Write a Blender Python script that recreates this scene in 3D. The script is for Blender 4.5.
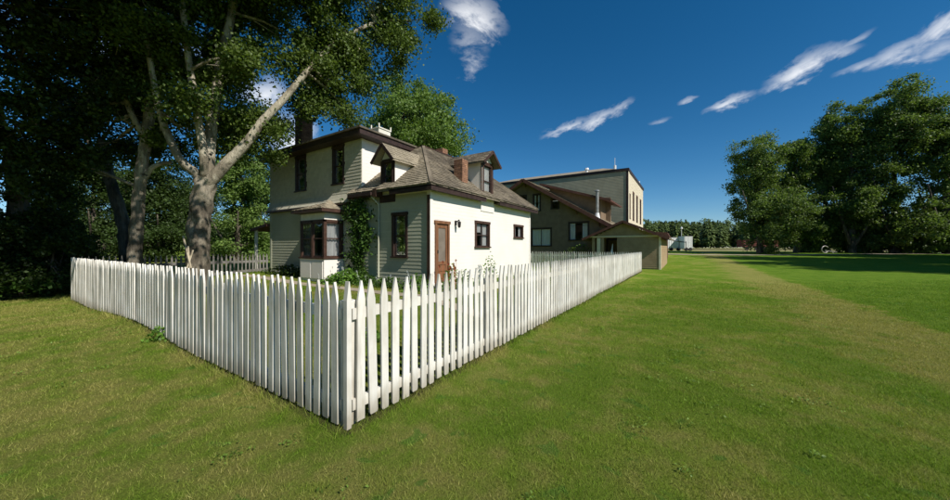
import bpy, math, random
import numpy as np
from mathutils import Vector
for o in list(bpy.data.objects): bpy.data.objects.remove(o)
scn = bpy.context.scene; col = scn.collection
R = math.radians
random.seed(7); rng = np.random.default_rng(7)

# ------------------------------------------------ camera
# world: +X runs along the right-hand fence (away), +Y along the left-hand fence; camera stands at the origin, 1.6 m up
SN, CS = .5387, .8425
cd = bpy.data.cameras.new('camera'); cam = bpy.data.objects.new('camera', cd); col.objects.link(cam)
cam.location = (0, 0, 1.6); cam.rotation_euler = (R(90), 0, math.atan2(SN, CS) - R(90))
cd.sensor_width = 36; cd.lens = 330/950*36; cd.shift_y = -2.5/950
cd.clip_start = .05; cd.clip_end = 3000
scn.camera = cam
scn.view_settings.view_transform = 'Standard'; scn.view_settings.look = 'None'
scn.view_settings.gamma = 1; scn.view_settings.exposure = .13

# ------------------------------------------------ light
SUN = Vector((-.138, -1, .878)).normalized()            # towards the sun
sl = bpy.data.lights.new('sun', 'SUN'); sl.energy = 5.0; sl.angle = R(.5); sl.color = (1, .945, .865)
so = bpy.data.objects.new('sun', sl); col.objects.link(so); so.rotation_euler = SUN.to_track_quat('Z', 'Y').to_euler()
w = bpy.data.worlds.new('World'); scn.world = w; w.use_nodes = True
nt = w.node_tree; N = nt.nodes; L = nt.links
for n in list(N): N.remove(n)
def ray(px, py): 
    u = (px-475)/330; v = (247.5-py)/330
    return Vector((SN*u+CS, -CS*u+SN, v)).normalized()
def wn(t, **k):
    n = N.new(t)
    for a, b in k.items(): setattr(n, a, b)
    return n
def wm(op, a, b=None, c=None, clamp=False):
    n = wn('ShaderNodeMath', operation=op); n.use_clamp = clamp
    for i, v in enumerate((a, b, c)):
        if v is None: continue
        if isinstance(v, (int, float)): n.inputs[i].default_value = v
        else: L.new(v, n.inputs[i])
    return n.outputs[0]
sky = wn('ShaderNodeTexSky', sky_type='NISHITA'); sky.sun_disc = False
sky.sun_elevation = math.asin(SUN.z); sky.sun_rotation = math.atan2(SUN.x, SUN.y)
sky.altitude = 1200; sky.air_density = .9; sky.dust_density = .25; sky.ozone_density = 3.2
hsv = wn('ShaderNodeHueSaturation'); hsv.inputs['Saturation'].default_value = 1.33; hsv.inputs['Hue'].default_value = .494
L.new(sky.outputs[0], hsv.inputs['Color'])
tc = wn('ShaderNodeTexCoord')
def cloud(px, py, a_px, b_px, tilt, dens, scale):
    d = ray(px, py); zz = Vector((0, 0, 1)); r_ = d.cross(zz).normalized(); u_ = r_.cross(d).normalized()
    t = R(tilt); ax = r_*math.cos(t)+u_*math.sin(t); bx_ = -r_*math.sin(t)+u_*math.cos(t)
    k = 1/330*Vector(((px-475)/330, 1, 0)).length**-1
    def dot(v):
        n = wn('ShaderNodeVectorMath', operation='DOT_PRODUCT'); L.new(tc.outputs['Generated'], n.inputs[0]); n.inputs[1].default_value = v
        return n.outputs['Value']
    A = dot(ax); B = dot(bx_); D = dot(d)
    cv = wn('ShaderNodeCombineXYZ'); L.new(wm('MULTIPLY', A, 1.0), cv.inputs[0]); L.new(wm('MULTIPLY', B, 1.9), cv.inputs[1]); cv.inputs[2].default_value = px*.013
    nz = wn('ShaderNodeTexNoise'); nz.inputs['Scale'].default_value = scale; nz.inputs['Detail'].default_value = 9; nz.inputs['Roughness'].default_value = .6; nz.inputs['Distortion'].default_value = .2
    L.new(cv.outputs[0], nz.inputs['Vector'])
    A2 = wm('DIVIDE', A, a_px*k); B2 = wm('DIVIDE', B, b_px*k)
    warp = wm('MULTIPLY', wm('SUBTRACT', nz.outputs['Fac'], .5), 3.0)
    B3 = wm('ADD', B2, warp)
    q = wm('SUBTRACT', 1.0, wm('ADD', wm('MULTIPLY', A2, A2), wm('MULTIPLY', B3, B3)), clamp=True)
    q = wm('MULTIPLY', wm('POWER', q, 1.75), wm('MULTIPLY', wm('SUBTRACT', nz.outputs['Fac'], .30), 2.7, clamp=True))
    q = wm('MULTIPLY', q, wm('GREATER_THAN', D, .3))
    return wm('MULTIPLY', q, dens, clamp=True)
cl = None
for a in [(476, 14, 32, 15, -22, 1.0, 13), (470, 40, 20, 26, 0, .4, 16), (568, 128, 30, 6, 14, .8, 22), (598, 119, 26, 7, 20, .8, 22), (617, 109, 18, 5, 30, .5, 24), (808, 66, 36, 12, 14, 1.1, 15), (790, 76, 34, 5, 22, .6, 20),
          (842, 49, 24, 4, 26, .5, 20), (729, 103, 24, 7, 10, 1.0, 20), (688, 100, 10, 4, 10, .55, 24), (908, 52, 34, 13, 6, 1.05, 14), (944, 24, 34, 12, 40, .9, 15), (868, 63, 26, 5, 4, .5, 20), (945, 50, 22, 12, 10, .8, 16),
          (660, 121, 12, 3, 5, .25, 22), (290, 138, 30, 24, 60, 1.0, 12), (262, 92, 26, 15, 30, .9, 14), (1060, 30, 60, 20, 12, .8, 12), (1200, -40, 110, 30, 10, .6, 10), (120, 40, 90, 30, 15, .5, 12)]:
    c = cloud(*a); cl = c if cl is None else wm('MAXIMUM', cl, c)
mx = wn('ShaderNodeMixRGB'); L.new(cl, mx.inputs[0]); L.new(hsv.outputs[0], mx.inputs[1]); mx.inputs[2].default_value = (11.0, 11.1, 11.3, 1)
bg = wn('ShaderNodeBackground'); bg.inputs[1].default_value = .092; L.new(mx.outputs[0], bg.inputs[0])
wo = wn('ShaderNodeOutputWorld'); L.new(bg.outputs[0], wo.inputs[0])

# ------------------------------------------------ helpers
MATS = {}
def P(**k): return k
def new_mat(name):
    m = bpy.data.materials.new(name); m.use_nodes = True; MATS[name] = m
    return m, m.node_tree, m.node_tree.nodes['Principled BSDF']
def nd(nt, t, **k):
    n = nt.nodes.new(t)
    for a, b in k.items(): setattr(n, a, b)
    return n
def setin(nt, sock, v):
    if hasattr(v, 'is_linked') or hasattr(v, 'links'): nt.links.new(v, sock)
    else: sock.default_value = v
def mth(nt, op, a, b=None, clamp=False):
    n = nd(nt, 'ShaderNodeMath', operation=op); n.use_clamp = clamp
    setin(nt, n.inputs[0], a)
    if b is not None: setin(nt, n.inputs[1], b)
    return n.outputs[0]
def mix(nt, f, a, b, mode='MIX'):
    n = nd(nt, 'ShaderNodeMixRGB', blend_type=mode)
    setin(nt, n.inputs[0], f)
    for i, v in ((1, a), (2, b)):
        if isinstance(v, tuple): n.inputs[i].default_value = v[:3]+(1,)
        else: nt.links.new(v, n.inputs[i])
    return n.outputs[0]
def noise(nt, scale, detail=4, stretch=(1, 1, 1), rough=.55, vec=None, dist=0):
    if vec is None: vec = nd(nt, 'ShaderNodeNewGeometry').outputs['Position']
    mp = nd(nt, 'ShaderNodeMapping'); mp.inputs['Scale'].default_value = stretch; nt.links.new(vec, mp.inputs[0])
    n = nd(nt, 'ShaderNodeTexNoise'); n.inputs['Scale'].default_value = scale; n.inputs['Detail'].default_value = detail; n.inputs['Roughness'].default_value = rough; n.inputs['Distortion'].default_value = dist
    nt.links.new(mp.outputs[0], n.inputs['Vector']); return n.outputs['Fac']
def ramp(nt, v, lo, hi):
    n = nd(nt, 'ShaderNodeMapRange', interpolation_type='SMOOTHSTEP'); setin(nt, n.inputs['Value'], v); n.inputs['From Min'].default_value = lo; n.inputs['From Max'].default_value = hi
    return n.outputs[0]
def bump(nt, bs, h, strength=.3, dist=.01):
    b = nd(nt, 'ShaderNodeBump'); b.inputs['Strength'].default_value = strength; b.inputs['Distance'].default_value = dist
    nt.links.new(h, b.inputs['Height']); nt.links.new(b.outputs[0], bs.inputs['Normal'])
def stdmat(name, c1, c2, scale=3, rough=.75, lo=.35, hi=.65, stretch=(1, 1, 1), fine=60, fstretch=(1, 1, 1), famt=.25, bmp=.2, bdist=.004, island=0, dirt=None, metal=0):
    m, nt, bs = new_mat(name)
    c = mix(nt, ramp(nt, noise(nt, scale, 5, stretch), lo, hi), c1, c2)
    fn = noise(nt, fine, 4, fstretch)
    c = mix(nt, famt, c, mix(nt, fn, (0, 0, 0), (1, 1, 1)), 'OVERLAY')
    if island:
        r = nd(nt, 'ShaderNodeNewGeometry').outputs['Random Per Island']
        k = nd(nt, 'ShaderNodeMapRange'); nt.links.new(r, k.inputs[0]); k.inputs['To Min'].default_value = 1-island; k.inputs['To Max'].default_value = 1+island*.6
        v = nd(nt, 'ShaderNodeCombineXYZ'); [nt.links.new(k.outputs[0], v.inputs[i]) for i in range(3)]
        c = mix(nt, 1, c, v.outputs[0], 'MULTIPLY')
    if dirt:
        dc, ds, dl, dh, da = dirt
        c = mix(nt, mth(nt, 'MULTIPLY', ramp(nt, noise(nt, ds, 6, fstretch, .65), dl, dh), da), c, dc)
    nt.links.new(c, bs.inputs['Base Color']); bs.inputs['Roughness'].default_value = rough; bs.inputs['Metallic'].default_value = metal
    bs.inputs['Specular IOR Level'].default_value = .3
    if bmp: bump(nt, bs, fn, bmp, bdist)
    return m

CUR = {}
def link(o, parent=None):
    col.objects.link(o)
    if parent is not None:
        o.parent = parent; o['_'] = 0; del o['_']
def wloc(o):
    v = Vector(o.location)
    while o.parent: o = o.parent; v += o.location
    return v
class MB:
    def __init__(s): s.v = []; s.f = []
    def quad(s, *p):
        i = len(s.v); s.v += [tuple(q) for q in p]; s.f.append(tuple(range(i, i+len(p)))); return s
    def box(s, x0, y0, z0, x1, y1, z1):
        x0, x1 = min(x0, x1), max(x0, x1); y0, y1 = min(y0, y1), max(y0, y1); z0, z1 = min(z0, z1), max(z0, z1)
        i = len(s.v); s.v += [(x0, y0, z0), (x1, y0, z0), (x1, y1, z0), (x0, y1, z0), (x0, y0, z1), (x1, y0, z1), (x1, y1, z1), (x0, y1, z1)]
        s.f += [tuple(i+k for k in f) for f in ((0, 3, 2, 1), (4, 5, 6, 7), (0, 1, 5, 4), (1, 2, 6, 5), (2, 3, 7, 6), (3, 0, 4, 7))]; return s
    def hexa(s, b, t):
        i = len(s.v); s.v += [tuple(q) for q in b]+[tuple(q) for q in t]
        s.f += [tuple(i+k for k in f) for f in ((0, 3, 2, 1), (4, 5, 6, 7), (0, 1, 5, 4), (1, 2, 6, 5), (2, 3, 7, 6), (3, 0, 4, 7))]; return s
    def slab(s, poly, thick):           # polygon given by its top face, extruded straight down
        n = len(poly); i = len(s.v); s.v += [tuple(p) for p in poly]+[(p[0], p[1], p[2]-thick) for p in poly]
        s.f.append(tuple(range(i, i+n))); s.f.append(tuple(range(i+2*n-1, i+n-1, -1)))
        for k in range(n): s.f.append((i+k, i+n+k, i+n+(k+1) % n, i+(k+1) % n))
        return s
    def prism(s, poly, vec):
        n = len(poly); i = len(s.v); vec = Vector(vec); s.v += [tuple(p) for p in poly]+[tuple(Vector(p)+vec) for p in poly]
        s.f.append(tuple(range(i, i+n))); s.f.append(tuple(range(i+2*n-1, i+n-1, -1)))
        for k in range(n): s.f.append((i+k, i+n+k, i+n+(k+1) % n, i+(k+1) % n))
        return s
    def bar(s, a, b, w, h=None, up=(0, 0, 1)):
        a = Vector(a); b = Vector(b); d = (b-a).normalized(); up = Vector(up)
        if abs(d.dot(up)) > .95: up = Vector((1, 0, 0))
        r = d.cross(up).normalized()*w/2; u = r.cross(d).normalized()*(h or w)/2
        return s.hexa([a-r-u, a+r-u, b+r-u, b-r-u], [a-r+u, a+r+u, b+r+u, b-r+u])
    def tube(s, pts, rad, n=10, cap=True, jit=0):
        pts = [Vector(p) for p in pts]; base = len(s.v); ref = Vector((.31, .95, .02))
        for k, p in enumerate(pts):
            d = (pts[min(k+1, len(pts)-1)]-pts[max(k-1, 0)]).normalized()
            a = d.cross(ref).normalized(); b = d.cross(a)
            r = rad[k] if hasattr(rad, '__len__') else rad
            for j in range(n):
                t = 2*math.pi*j/n; q = r*(1+jit*math.sin(3*t+k*.35)+jit*.6*math.sin(5*t-k*.5)); s.v.append(tuple(p+a*math.cos(t)*q+b*math.sin(t)*q))
        for k in range(len(pts)-1):
            for j in range(n):
                A = base+k*n+j; B = base+k*n+(j+1) % n; s.f.append((A, B, B+n, A+n))
        if cap:
            s.f.append(tuple(base+j for j in range(n))[::-1]); s.f.append(tuple(base+(len(pts)-1)*n+j for j in range(n)))
        return s
    def mesh(s, name, mat, org=(0, 0, 0), smooth=False):
        me = bpy.data.meshes.new(name); me.from_pydata([(a-org[0], b-org[1], c-org[2]) for a, b, c in s.v], [], s.f); me.update()
        me.materials.append(MATS[mat] if isinstance(mat, str) else mat)
        if smooth: me.shade_smooth()
        return me
    def build(s, name, mat, parent=None, smooth=False, kind=None, label=None, bevel=0):
        org = wloc(parent) if parent else Vector((0, 0, 0))
        o = bpy.data.objects.new(name, s.mesh(name, mat, org, smooth)); col.objects.link(o)
        if parent: o.parent = parent
        if kind: o['kind'] = kind
        if label: o['label'] = label
        if bevel:
            b = o.modifiers.new('b', 'BEVEL'); b.width = bevel; b.segments = 2; b.limit_method = 'ANGLE'
        return o
def tag(o, label, cat, group=None):
    o['label'] = label; o['category'] = cat
    if group: o['group'] = group
    return o
def thing(name, label, cat, loc, group=None):
    o = bpy.data.objects.new(name, None); o.empty_display_size = .2; col.objects.link(o); o.location = loc
    return tag(o, label, cat, group)
def inst(name, me, loc, parent, scale=(1, 1, 1), rot=(0, 0, 0)):
    o = bpy.data.objects.new(name, me); col.objects.link(o); o.parent = parent
    o.location = Vector(loc)-wloc(parent); o.scale = scale; o.rotation_euler = rot
    return o
def at(px, z, py=247.5):
    u = (px-475)/330; return Vector(((SN*u+CS)*z, (-CS*u+SN)*z, 1.6+(247.5-py)/330*z))
def rd(right, depth): return (SN*right+CS*depth, -CS*right+SN*depth)

FX, FY = 1.87, 2.54                      # corner of the picket fence
BX, BY = 24.62, 15.75                    # far sides of the fenced yard
X0, Y0, X1, YU, YL = 7.5, 6.37, 14.86, 9.43, 15.6
def ss(a, b, x):
    t = np.clip((x-a)/(b-a), 0, 1); return t*t*(3-2*t)
def ground(x, y):
    x = np.asarray(x, float); y = np.asarray(y, float)
    g = .86*ss(30, 75, x)
    yard = ss(.2, 4.3, x-FX)*ss(.1, 3.2, y-FY)*(1-ss(16.5, 22.5, x))
    g = g+yard*(.38+.12*ss(10, 15, y))
    g = g+.15*np.exp(-((y-9.2)/2.4)**2)*np.exp(-((x-FX)/1.6)**2)
    g = g+.012*np.sin(x*1.3+y*.7)*np.sin(y*1.1-x*.4)
    g = g-.10*ss(0, 5, -y)*ss(1, 3, x)*(1-ss(18, 40, x))*ss(-14, -3, y)
    return g
def gz(x, y): return float(ground(x, y))

# ------------------------------------------------ materials
def lawn_color(nt, blades=False):
    pos = nd(nt, 'ShaderNodeNewGeometry').outputs['Position']
    sp = nd(nt, 'ShaderNodeSeparateXYZ'); nt.links.new(pos, sp.inputs[0]); X, Y = sp.outputs[0], sp.outputs[1]
    n1 = noise(nt, .55, 5, rough=.6); n2 = noise(nt, 2.6, 5, rough=.65); n3 = noise(nt, .13, 3)
    wob = mth(nt, 'MULTIPLY', mth(nt, 'SUBTRACT', n2, .5), 1.1)
    Yw = mth(nt, 'ADD', Y, wob)
    # worn track along the right, dry lawn at the left
    track = mth(nt, 'MULTIPLY', ramp(nt, Yw, -4.9, -3.9), mth(nt, 'SUBTRACT', 1.0, ramp(nt, Yw, -3.5, -1.4)))
    track = mth(nt, 'MULTIPLY', track, ramp(nt, X, 1, 9))
    left = mth(nt, 'SUBTRACT', 1.0, ramp(nt, mth(nt, 'SUBTRACT', X, mth(nt, 'MULTIPLY', mth(nt, 'ADD', Yw, 0.0), .25)), .6, 2.6))
    nearf = mth(nt, 'MULTIPLY', ramp(nt, Yw, .6, 2.3), mth(nt, 'SUBTRACT', 1.0, ramp(nt, X, 6, 14)))
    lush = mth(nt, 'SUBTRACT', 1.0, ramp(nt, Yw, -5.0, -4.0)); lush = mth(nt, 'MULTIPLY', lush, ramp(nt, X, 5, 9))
    dry = mth(nt, 'ADD', mth(nt, 'MULTIPLY', mth(nt, 'ADD', n1, n2), .5), mth(nt, 'MULTIPLY', track, .165))
    dry = mth(nt, 'ADD', dry, mth(nt, 'MULTIPLY', left, .035)); dry = mth(nt, 'ADD', dry, mth(nt, 'MULTIPLY', nearf, .05))
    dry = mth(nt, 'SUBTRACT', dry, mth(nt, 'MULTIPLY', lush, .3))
    f = ramp(nt, dry, .455, .66)
    green = mix(nt, ramp(nt, n1, .4, .65), (.124, .216, .015), (.178, .262, .024))
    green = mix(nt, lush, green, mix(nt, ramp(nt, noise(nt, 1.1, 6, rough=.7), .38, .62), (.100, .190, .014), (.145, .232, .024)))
    dryc = mix(nt, n2, (.285, .25, .07), (.36, .285, .11))
    c = mix(nt, mth(nt, 'MULTIPLY', f, .62), green, dryc)
    weed = mth(nt, 'MULTIPLY', ramp(nt, noise(nt, 3.4, 3, dist=.6), .62, .68), mth(nt, 'SUBTRACT', 1.0, track))
    c = mix(nt, mth(nt, 'MULTIPLY', weed, .8), c, (.085, .20, .022))
    return c, f, X, Y
m, nt_, bs = new_mat('lawn')
c, f, X_, Y_ = lawn_color(nt_)
fn = noise(nt_, 55, 5, rough=.7)
c = mix(nt_, .6, c, mix(nt_, fn, (.1, .1, .1), (.9, .9, .9)), 'OVERLAY')
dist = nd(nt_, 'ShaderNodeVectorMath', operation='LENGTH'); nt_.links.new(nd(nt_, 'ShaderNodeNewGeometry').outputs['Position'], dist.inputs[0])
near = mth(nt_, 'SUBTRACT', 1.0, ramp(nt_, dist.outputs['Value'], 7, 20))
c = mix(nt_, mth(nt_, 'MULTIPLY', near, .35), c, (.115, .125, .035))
def linemask(a, a0, w_, b, b0, b1):
    m1 = mth(nt_, 'SUBTRACT', 1.0, ramp(nt_, mth(nt_, 'ABSOLUTE', mth(nt_, 'SUBTRACT', mth(nt_, 'ADD', a, mth(nt_, 'MULTIPLY', mth(nt_, 'SUBTRACT', noise(nt_, 5), .5), .12)), a0)), w_*.5, w_))
    return mth(nt_, 'MULTIPLY', m1, mth(nt_, 'MULTIPLY', mth(nt_, 'GREATER_THAN', b, b0), mth(nt_, 'LESS_THAN', b, b1)))
soil = mth(nt_, 'MAXIMUM', linemask(X_, FX, .15, Y_, FY-.1, BY), linemask(Y_, FY, .14, X_, FX-.1, BX))
c = mix(nt_, mth(nt_, 'MULTIPLY', soil, .7), c, (.045, .033, .022))
farx = ramp(nt_, mth(nt_, 'ADD', X_, mth(nt_, 'MULTIPLY', noise(nt_, .08), 20.0)), 88, 96)
c = mix(nt_, mth(nt_, 'MULTIPLY', farx, .7), c, (.30, .25, .13))
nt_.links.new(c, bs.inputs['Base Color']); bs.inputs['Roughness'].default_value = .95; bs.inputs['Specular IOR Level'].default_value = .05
bump(nt_, bs, noise(nt_, 38, 6, rough=.75), .9, .05)

def leafmat(name, c1, c2, c3=None, trans=.35, rough=.5, lawn=False, spec=.25, island=.35):
    m, nt, bs = new_mat(name)
    isl = nd(nt, 'ShaderNodeNewGeometry').outputs['Random Per Island']
    if lawn:
        c, f, _, _ = lawn_color(nt)
        c = mix(nt, ramp(nt, isl, .64, 1.05), c, mix(nt, f, (.25, .32, .05), (.48, .42, .16)))
    else:
        c = mix(nt, isl, c1, c2)
        c = mix(nt, mth(nt, 'MULTIPLY', ramp(nt, noise(nt, .6, 3), .4, .65), .5), c, c3 or c2)
    k = nd(nt, 'ShaderNodeMapRange'); wnz = nd(nt, 'ShaderNodeTexWhiteNoise', noise_dimensions='1D'); nt.links.new(isl, wnz.inputs['W']); nt.links.new(wnz.outputs['Value'], k.inputs[0])
    k.inputs['To Min'].default_value = 1-island; k.inputs['To Max'].default_value = 1+island*1.3
    v = nd(nt, 'ShaderNodeCombineXYZ'); [nt.links.new(k.outputs[0], v.inputs[i]) for i in range(3)]
    c = mix(nt, 1, c, v.outputs[0], 'MULTIPLY')
    nt.links.new(c, bs.inputs['Base Color']); bs.inputs['Roughness'].default_value = rough; bs.inputs['Specular IOR Level'].default_value = spec
    tr = nd(nt, 'ShaderNodeBsdfTranslucent'); tcx = mix(nt, 1, c, (1.25, 1.35, .55), 'MULTIPLY'); nt.links.new(tcx, tr.inputs['Color'])
    ms = nd(nt, 'ShaderNodeMixShader'); ms.inputs[0].default_value = trans
    nt.links.new(bs.outputs[0], ms.inputs[1]); nt.links.new(tr.outputs[0], ms.inputs[2]); nt.links.new(ms.outputs[0], nt.nodes['Material Output'].inputs[0])
    return m
leafmat('grass_blades', None, None, lawn=True, trans=.3, rough=.6, spec=.12)
leafmat('poplar_leaves', (.06, .10, .020), (.13, .18, .038), (.092, .14, .03))
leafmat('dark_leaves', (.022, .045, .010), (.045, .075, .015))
leafmat('bright_leaves', (.095, .165, .034), (.17, .25, .06), (.135, .215, .047))
leafmat('grove_leaves', (.085, .14, .034), (.16, .225, .062), (.12, .18, .045))
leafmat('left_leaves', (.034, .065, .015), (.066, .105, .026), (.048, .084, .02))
leafmat('conifer_leaves', (.06, .095, .03), (.11, .15, .045), trans=.15)
leafmat('vine_leaves', (.030, .07, .012), (.065, .125, .02), trans=.25)
leafmat('clover_leaves', (.12, .20, .03), (.18, .27, .05), trans=.35)
leafmat('plant_leaves', (.07, .16, .02), (.13, .24, .035), trans=.3)
stdmat('bark', (.155, .132, .098), (.042, .034, .025), scale=2.6, stretch=(1, 1, .32), fine=9, fstretch=(2.2, 2.2, .45), famt=.75, bmp=1, bdist=.05, lo=.42, hi=.6)
m, nt_, bs = new_mat('poplar_bark')
ps = nd(nt_, 'ShaderNodeNewGeometry').outputs['Position']; sx_ = nd(nt_, 'ShaderNodeSeparateXYZ'); nt_.links.new(ps, sx_.inputs[0])
hgt = ramp(nt_, mth(nt_, 'ADD', sx_.outputs[2], mth(nt_, 'MULTIPLY', noise(nt_, 1.3, 4), 3.0)), 3.6, 6.4)
fur = noise(nt_, 7, 6, (2.2, 2.2, .4), .7, dist=.6); pat = ramp(nt_, noise(nt_, 2.6, 5, (1, 1, .6), .65), .45, .58)
cc = mix(nt_, hgt, mix(nt_, pat, (.10, .082, .058), (.24, .205, .15)), mix(nt_, pat, (.46, .41, .31), (.20, .17, .12)))
cc = mix(nt_, .7, cc, mix(nt_, fur, (.05, .05, .05), (.95, .95, .95)), 'OVERLAY')
kn = ramp(nt_, noise(nt_, 3.2, 2, (1, 1, 1.8)), .66, .71); cc = mix(nt_, kn, cc, (.05, .04, .03))
nt_.links.new(cc, bs.inputs['Base Color']); bs.inputs['Roughness'].default_value = .9; bump(nt_, bs, fur, 1, .06)
stdmat('pale_bark', (.46, .41, .31), (.17, .14, .10), scale=2.2, stretch=(1, 1, .7), fine=8, fstretch=(1.5, 1.5, .9), famt=.55, bmp=.6, bdist=.02, lo=.48, hi=.66)
stdmat('grey_fence_shade', (.20, .19, .17), (.13, .12, .105), scale=2.2, fine=30, fstretch=(1, 1, .12), famt=.4, rough=.8)  # weathered grey, darkened further in the colour to stand for tree shade
stdmat('fence_paint', (.80, .77, .70), (.66, .625, .55), scale=2.2, fine=30, fstretch=(1, 1, .12), famt=.38, bmp=.45, bdist=.004, rough=.62, dirt=((.24, .20, .145), 5, .52, .76, .6))
stdmat('sage_shade_paint', (.43, .435, .325), (.375, .38, .28), scale=1.1, fine=40, fstretch=(.3, .3, 2), famt=.2, bmp=.2, rough=.7, dirt=((.20, .18, .12), 2.2, .58, .85, .4))  # greener than the white walls, and darkened in colour for shade on left-facing sides
stdmat('house_paint', (.81, .765, .70), (.77, .725, .655), scale=1.1, fine=40, fstretch=(.3, .3, 2), famt=.15, bmp=.2, rough=.6, dirt=((.45, .41, .31), 2.2, .66, .88, .3))
stdmat('cream_trim', (.74, .71, .63), (.66, .63, .54), scale=4, fine=40, famt=.15, rough=.5)
stdmat('brown_trim', (.050, .028, .020), (.078, .042, .030), scale=6, fine=60, fstretch=(1, 1, .2), famt=.3, rough=.45)
stdmat('dark_trim', (.030, .018, .015), (.050, .030, .024), scale=6, fine=60, famt=.3, rough=.5)
stdmat('door_wood', (.16, .07, .034), (.23, .11, .055), scale=9, stretch=(1, 1, .15), fine=50, fstretch=(1, 1, .1), famt=.35, rough=.5)
stdmat('mesh_screen', (.16, .13, .10), (.20, .165, .13), fine=200, famt=.5, rough=.7)
stdmat('wood_shingle', (.225, .188, .135), (.14, .116, .083), scale=.9, fine=22, fstretch=(1.5, 1.5, 1.5), famt=.4, bmp=.5, bdist=.004, island=.38, rough=.9, dirt=((.07, .052, .036), 1.6, .56, .72, .6))
stdmat('light_shingle', (.35, .30, .215), (.26, .22, .155), scale=1.2, fine=22, famt=.35, bmp=.5, bdist=.004, island=.22, rough=.9, dirt=((.12, .095, .065), 1.4, .62, .8, .4))
stdmat('dark_shingle', (.13, .11, .08), (.08, .066, .05), scale=3, fine=30, famt=.4, rough=.9)
stdmat('wall_shingle', (.49, .465, .365), (.475, .45, .35), scale=2, fine=60, famt=.12, bmp=.08, island=.10, rough=.75)
stdmat('brick', (.33, .175, .105), (.24, .125, .08), scale=7, fine=40, famt=.4, island=.3, rough=.9)
stdmat('mortar', (.38, .33, .27), (.27, .23, .19), scale=9, fine=60, rough=.95)
stdmat('stone', (.33, .31, .28), (.22, .20, .18), scale=5, fine=30, famt=.4, rough=.95)
stdmat('lichen_metal', (.42, .41, .39), (.30, .29, .27), scale=4, rough=.45, metal=.6)
stdmat('bungalow_wall', (.215, .155, .10), (.175, .125, .082), scale=2, fine=40, famt=.2, rough=.85)
stdmat('shed_wall', (.36, .265, .155), (.29, .21, .12), scale=2, fine=40, fstretch=(1, 1, .2), famt=.25, rough=.85)
stdmat('store_wall', (.36, .335, .235), (.31, .285, .20), scale=1.2, fine=20, fstretch=(.3, .3, 3), famt=.2, rough=.8)
stdmat('store_trim', (.74, .66, .50), (.66, .59, .45), scale=3, rough=.7)
stdmat('red_brown', (.085, .036, .026), (.12, .055, .038), scale=4, fine=50, famt=.3, rough=.7)
stdmat('wagon_red', (.22, .055, .038), (.15, .04, .03), scale=2, fine=20, famt=.3, rough=.7)
stdmat('white_metal', (.78, .79, .79), (.70, .71, .71), scale=2, rough=.4)
stdmat('blue_grey', (.14, .16, .20), (.18, .20, .235), scale=2, rough=.6)
stdmat('rubber', (.02, .02, .02), (.03, .03, .03), rough=.8)
stdmat('iron', (.025, .023, .022), (.04, .036, .034), rough=.5, metal=.5)
stdmat('curtain', (.80, .78, .76), (.62, .60, .60), scale=14, stretch=(2, 2, .1), rough=.9, fine=8, fstretch=(4, 4, .1), famt=.4)
stdmat('dirt', (.37, .31, .22), (.28, .23, .15), scale=.6, fine=12, famt=.4, rough=.97, bmp=.5, bdist=.03)
stdmat('path_dirt', (.40, .34, .25), (.31, .26, .18), scale=2.5, fine=30, famt=.4, rough=.97, bmp=.5, bdist=.01)
stdmat('room_wall', (.22, .19, .16), (.17, .15, .13), rough=.9)
stdmat('petal_white', (.80, .80, .76), (.70, .72, .66), rough=.6)
stdmat('petal_orange', (.65, .16, .04), (.55, .10, .05), rough=.6)
stdmat('pale_stick', (.50, .43, .31), (.36, .30, .21), scale=5, rough=.8)
m, nt_, bs = new_mat('glass')
lw = nd(nt_, 'ShaderNodeFresnel'); lw.inputs[0].default_value = 1.5
g_ = nd(nt_, 'ShaderNodeBsdfGlossy'); g_.inputs['Roughness'].default_value = .03
t_ = nd(nt_, 'ShaderNodeBsdfTransparent'); t_.inputs[0].default_value = (.84, .86, .85, 1)
ms = nd(nt_, 'ShaderNodeMixShader'); nt_.links.new(mth(nt_, 'ADD', mth(nt_, 'MULTIPLY', lw.outputs[0], .85), .0), ms.inputs[0])
nt_.links.new(t_.outputs[0], ms.inputs[1]); nt_.links.new(g_.outputs[0], ms.inputs[2]); nt_.links.new(ms.outputs[0], nt_.nodes['Material Output'].inputs[0])
bw = bump  # waviness
gb = nd(nt_, 'ShaderNodeBump'); gb.inputs['Strength'].default_value = .25; gb.inputs['Distance'].default_value = .01
nt_.links.new(noise(nt_, 4, 2), gb.inputs['Height']); nt_.links.new(gb.outputs[0], g_.inputs['Normal'])

# splash dirt at the foot of the fence boards
fm_ = MATS['fence_paint'].node_tree; fb_ = fm_.nodes['Principled BSDF']; src = fb_.inputs['Base Color'].links[0].from_socket
gp = nd(fm_, 'ShaderNodeSeparateXYZ'); fm_.links.new(nd(fm_, 'ShaderNodeNewGeometry').outputs['Position'], gp.inputs[0])
lowz = mth(fm_, 'SUBTRACT', 1.0, ramp(fm_, mth(fm_, 'SUBTRACT', gp.outputs[2], mth(fm_, 'MULTIPLY', noise(fm_, 9, 4, (1, 1, .3)), .3)), -.1, .14))
oi = nd(fm_, 'ShaderNodeObjectInfo'); om = nd(fm_, 'ShaderNodeMapRange'); fm_.links.new(oi.outputs['Random'], om.inputs[0]); om.inputs['To Min'].default_value = .86; om.inputs['To Max'].default_value = 1.04
oc = nd(fm_, 'ShaderNodeCombineXYZ'); [fm_.links.new(om.outputs[0], oc.inputs[i]) for i in range(3)]
fm_.links.new(mix(fm_, 1, mix(fm_, mth(fm_, 'MULTIPLY', lowz, .6), src, (.25, .21, .14)), oc.outputs[0], 'MULTIPLY'), fb_.inputs['Base Color'])

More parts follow.
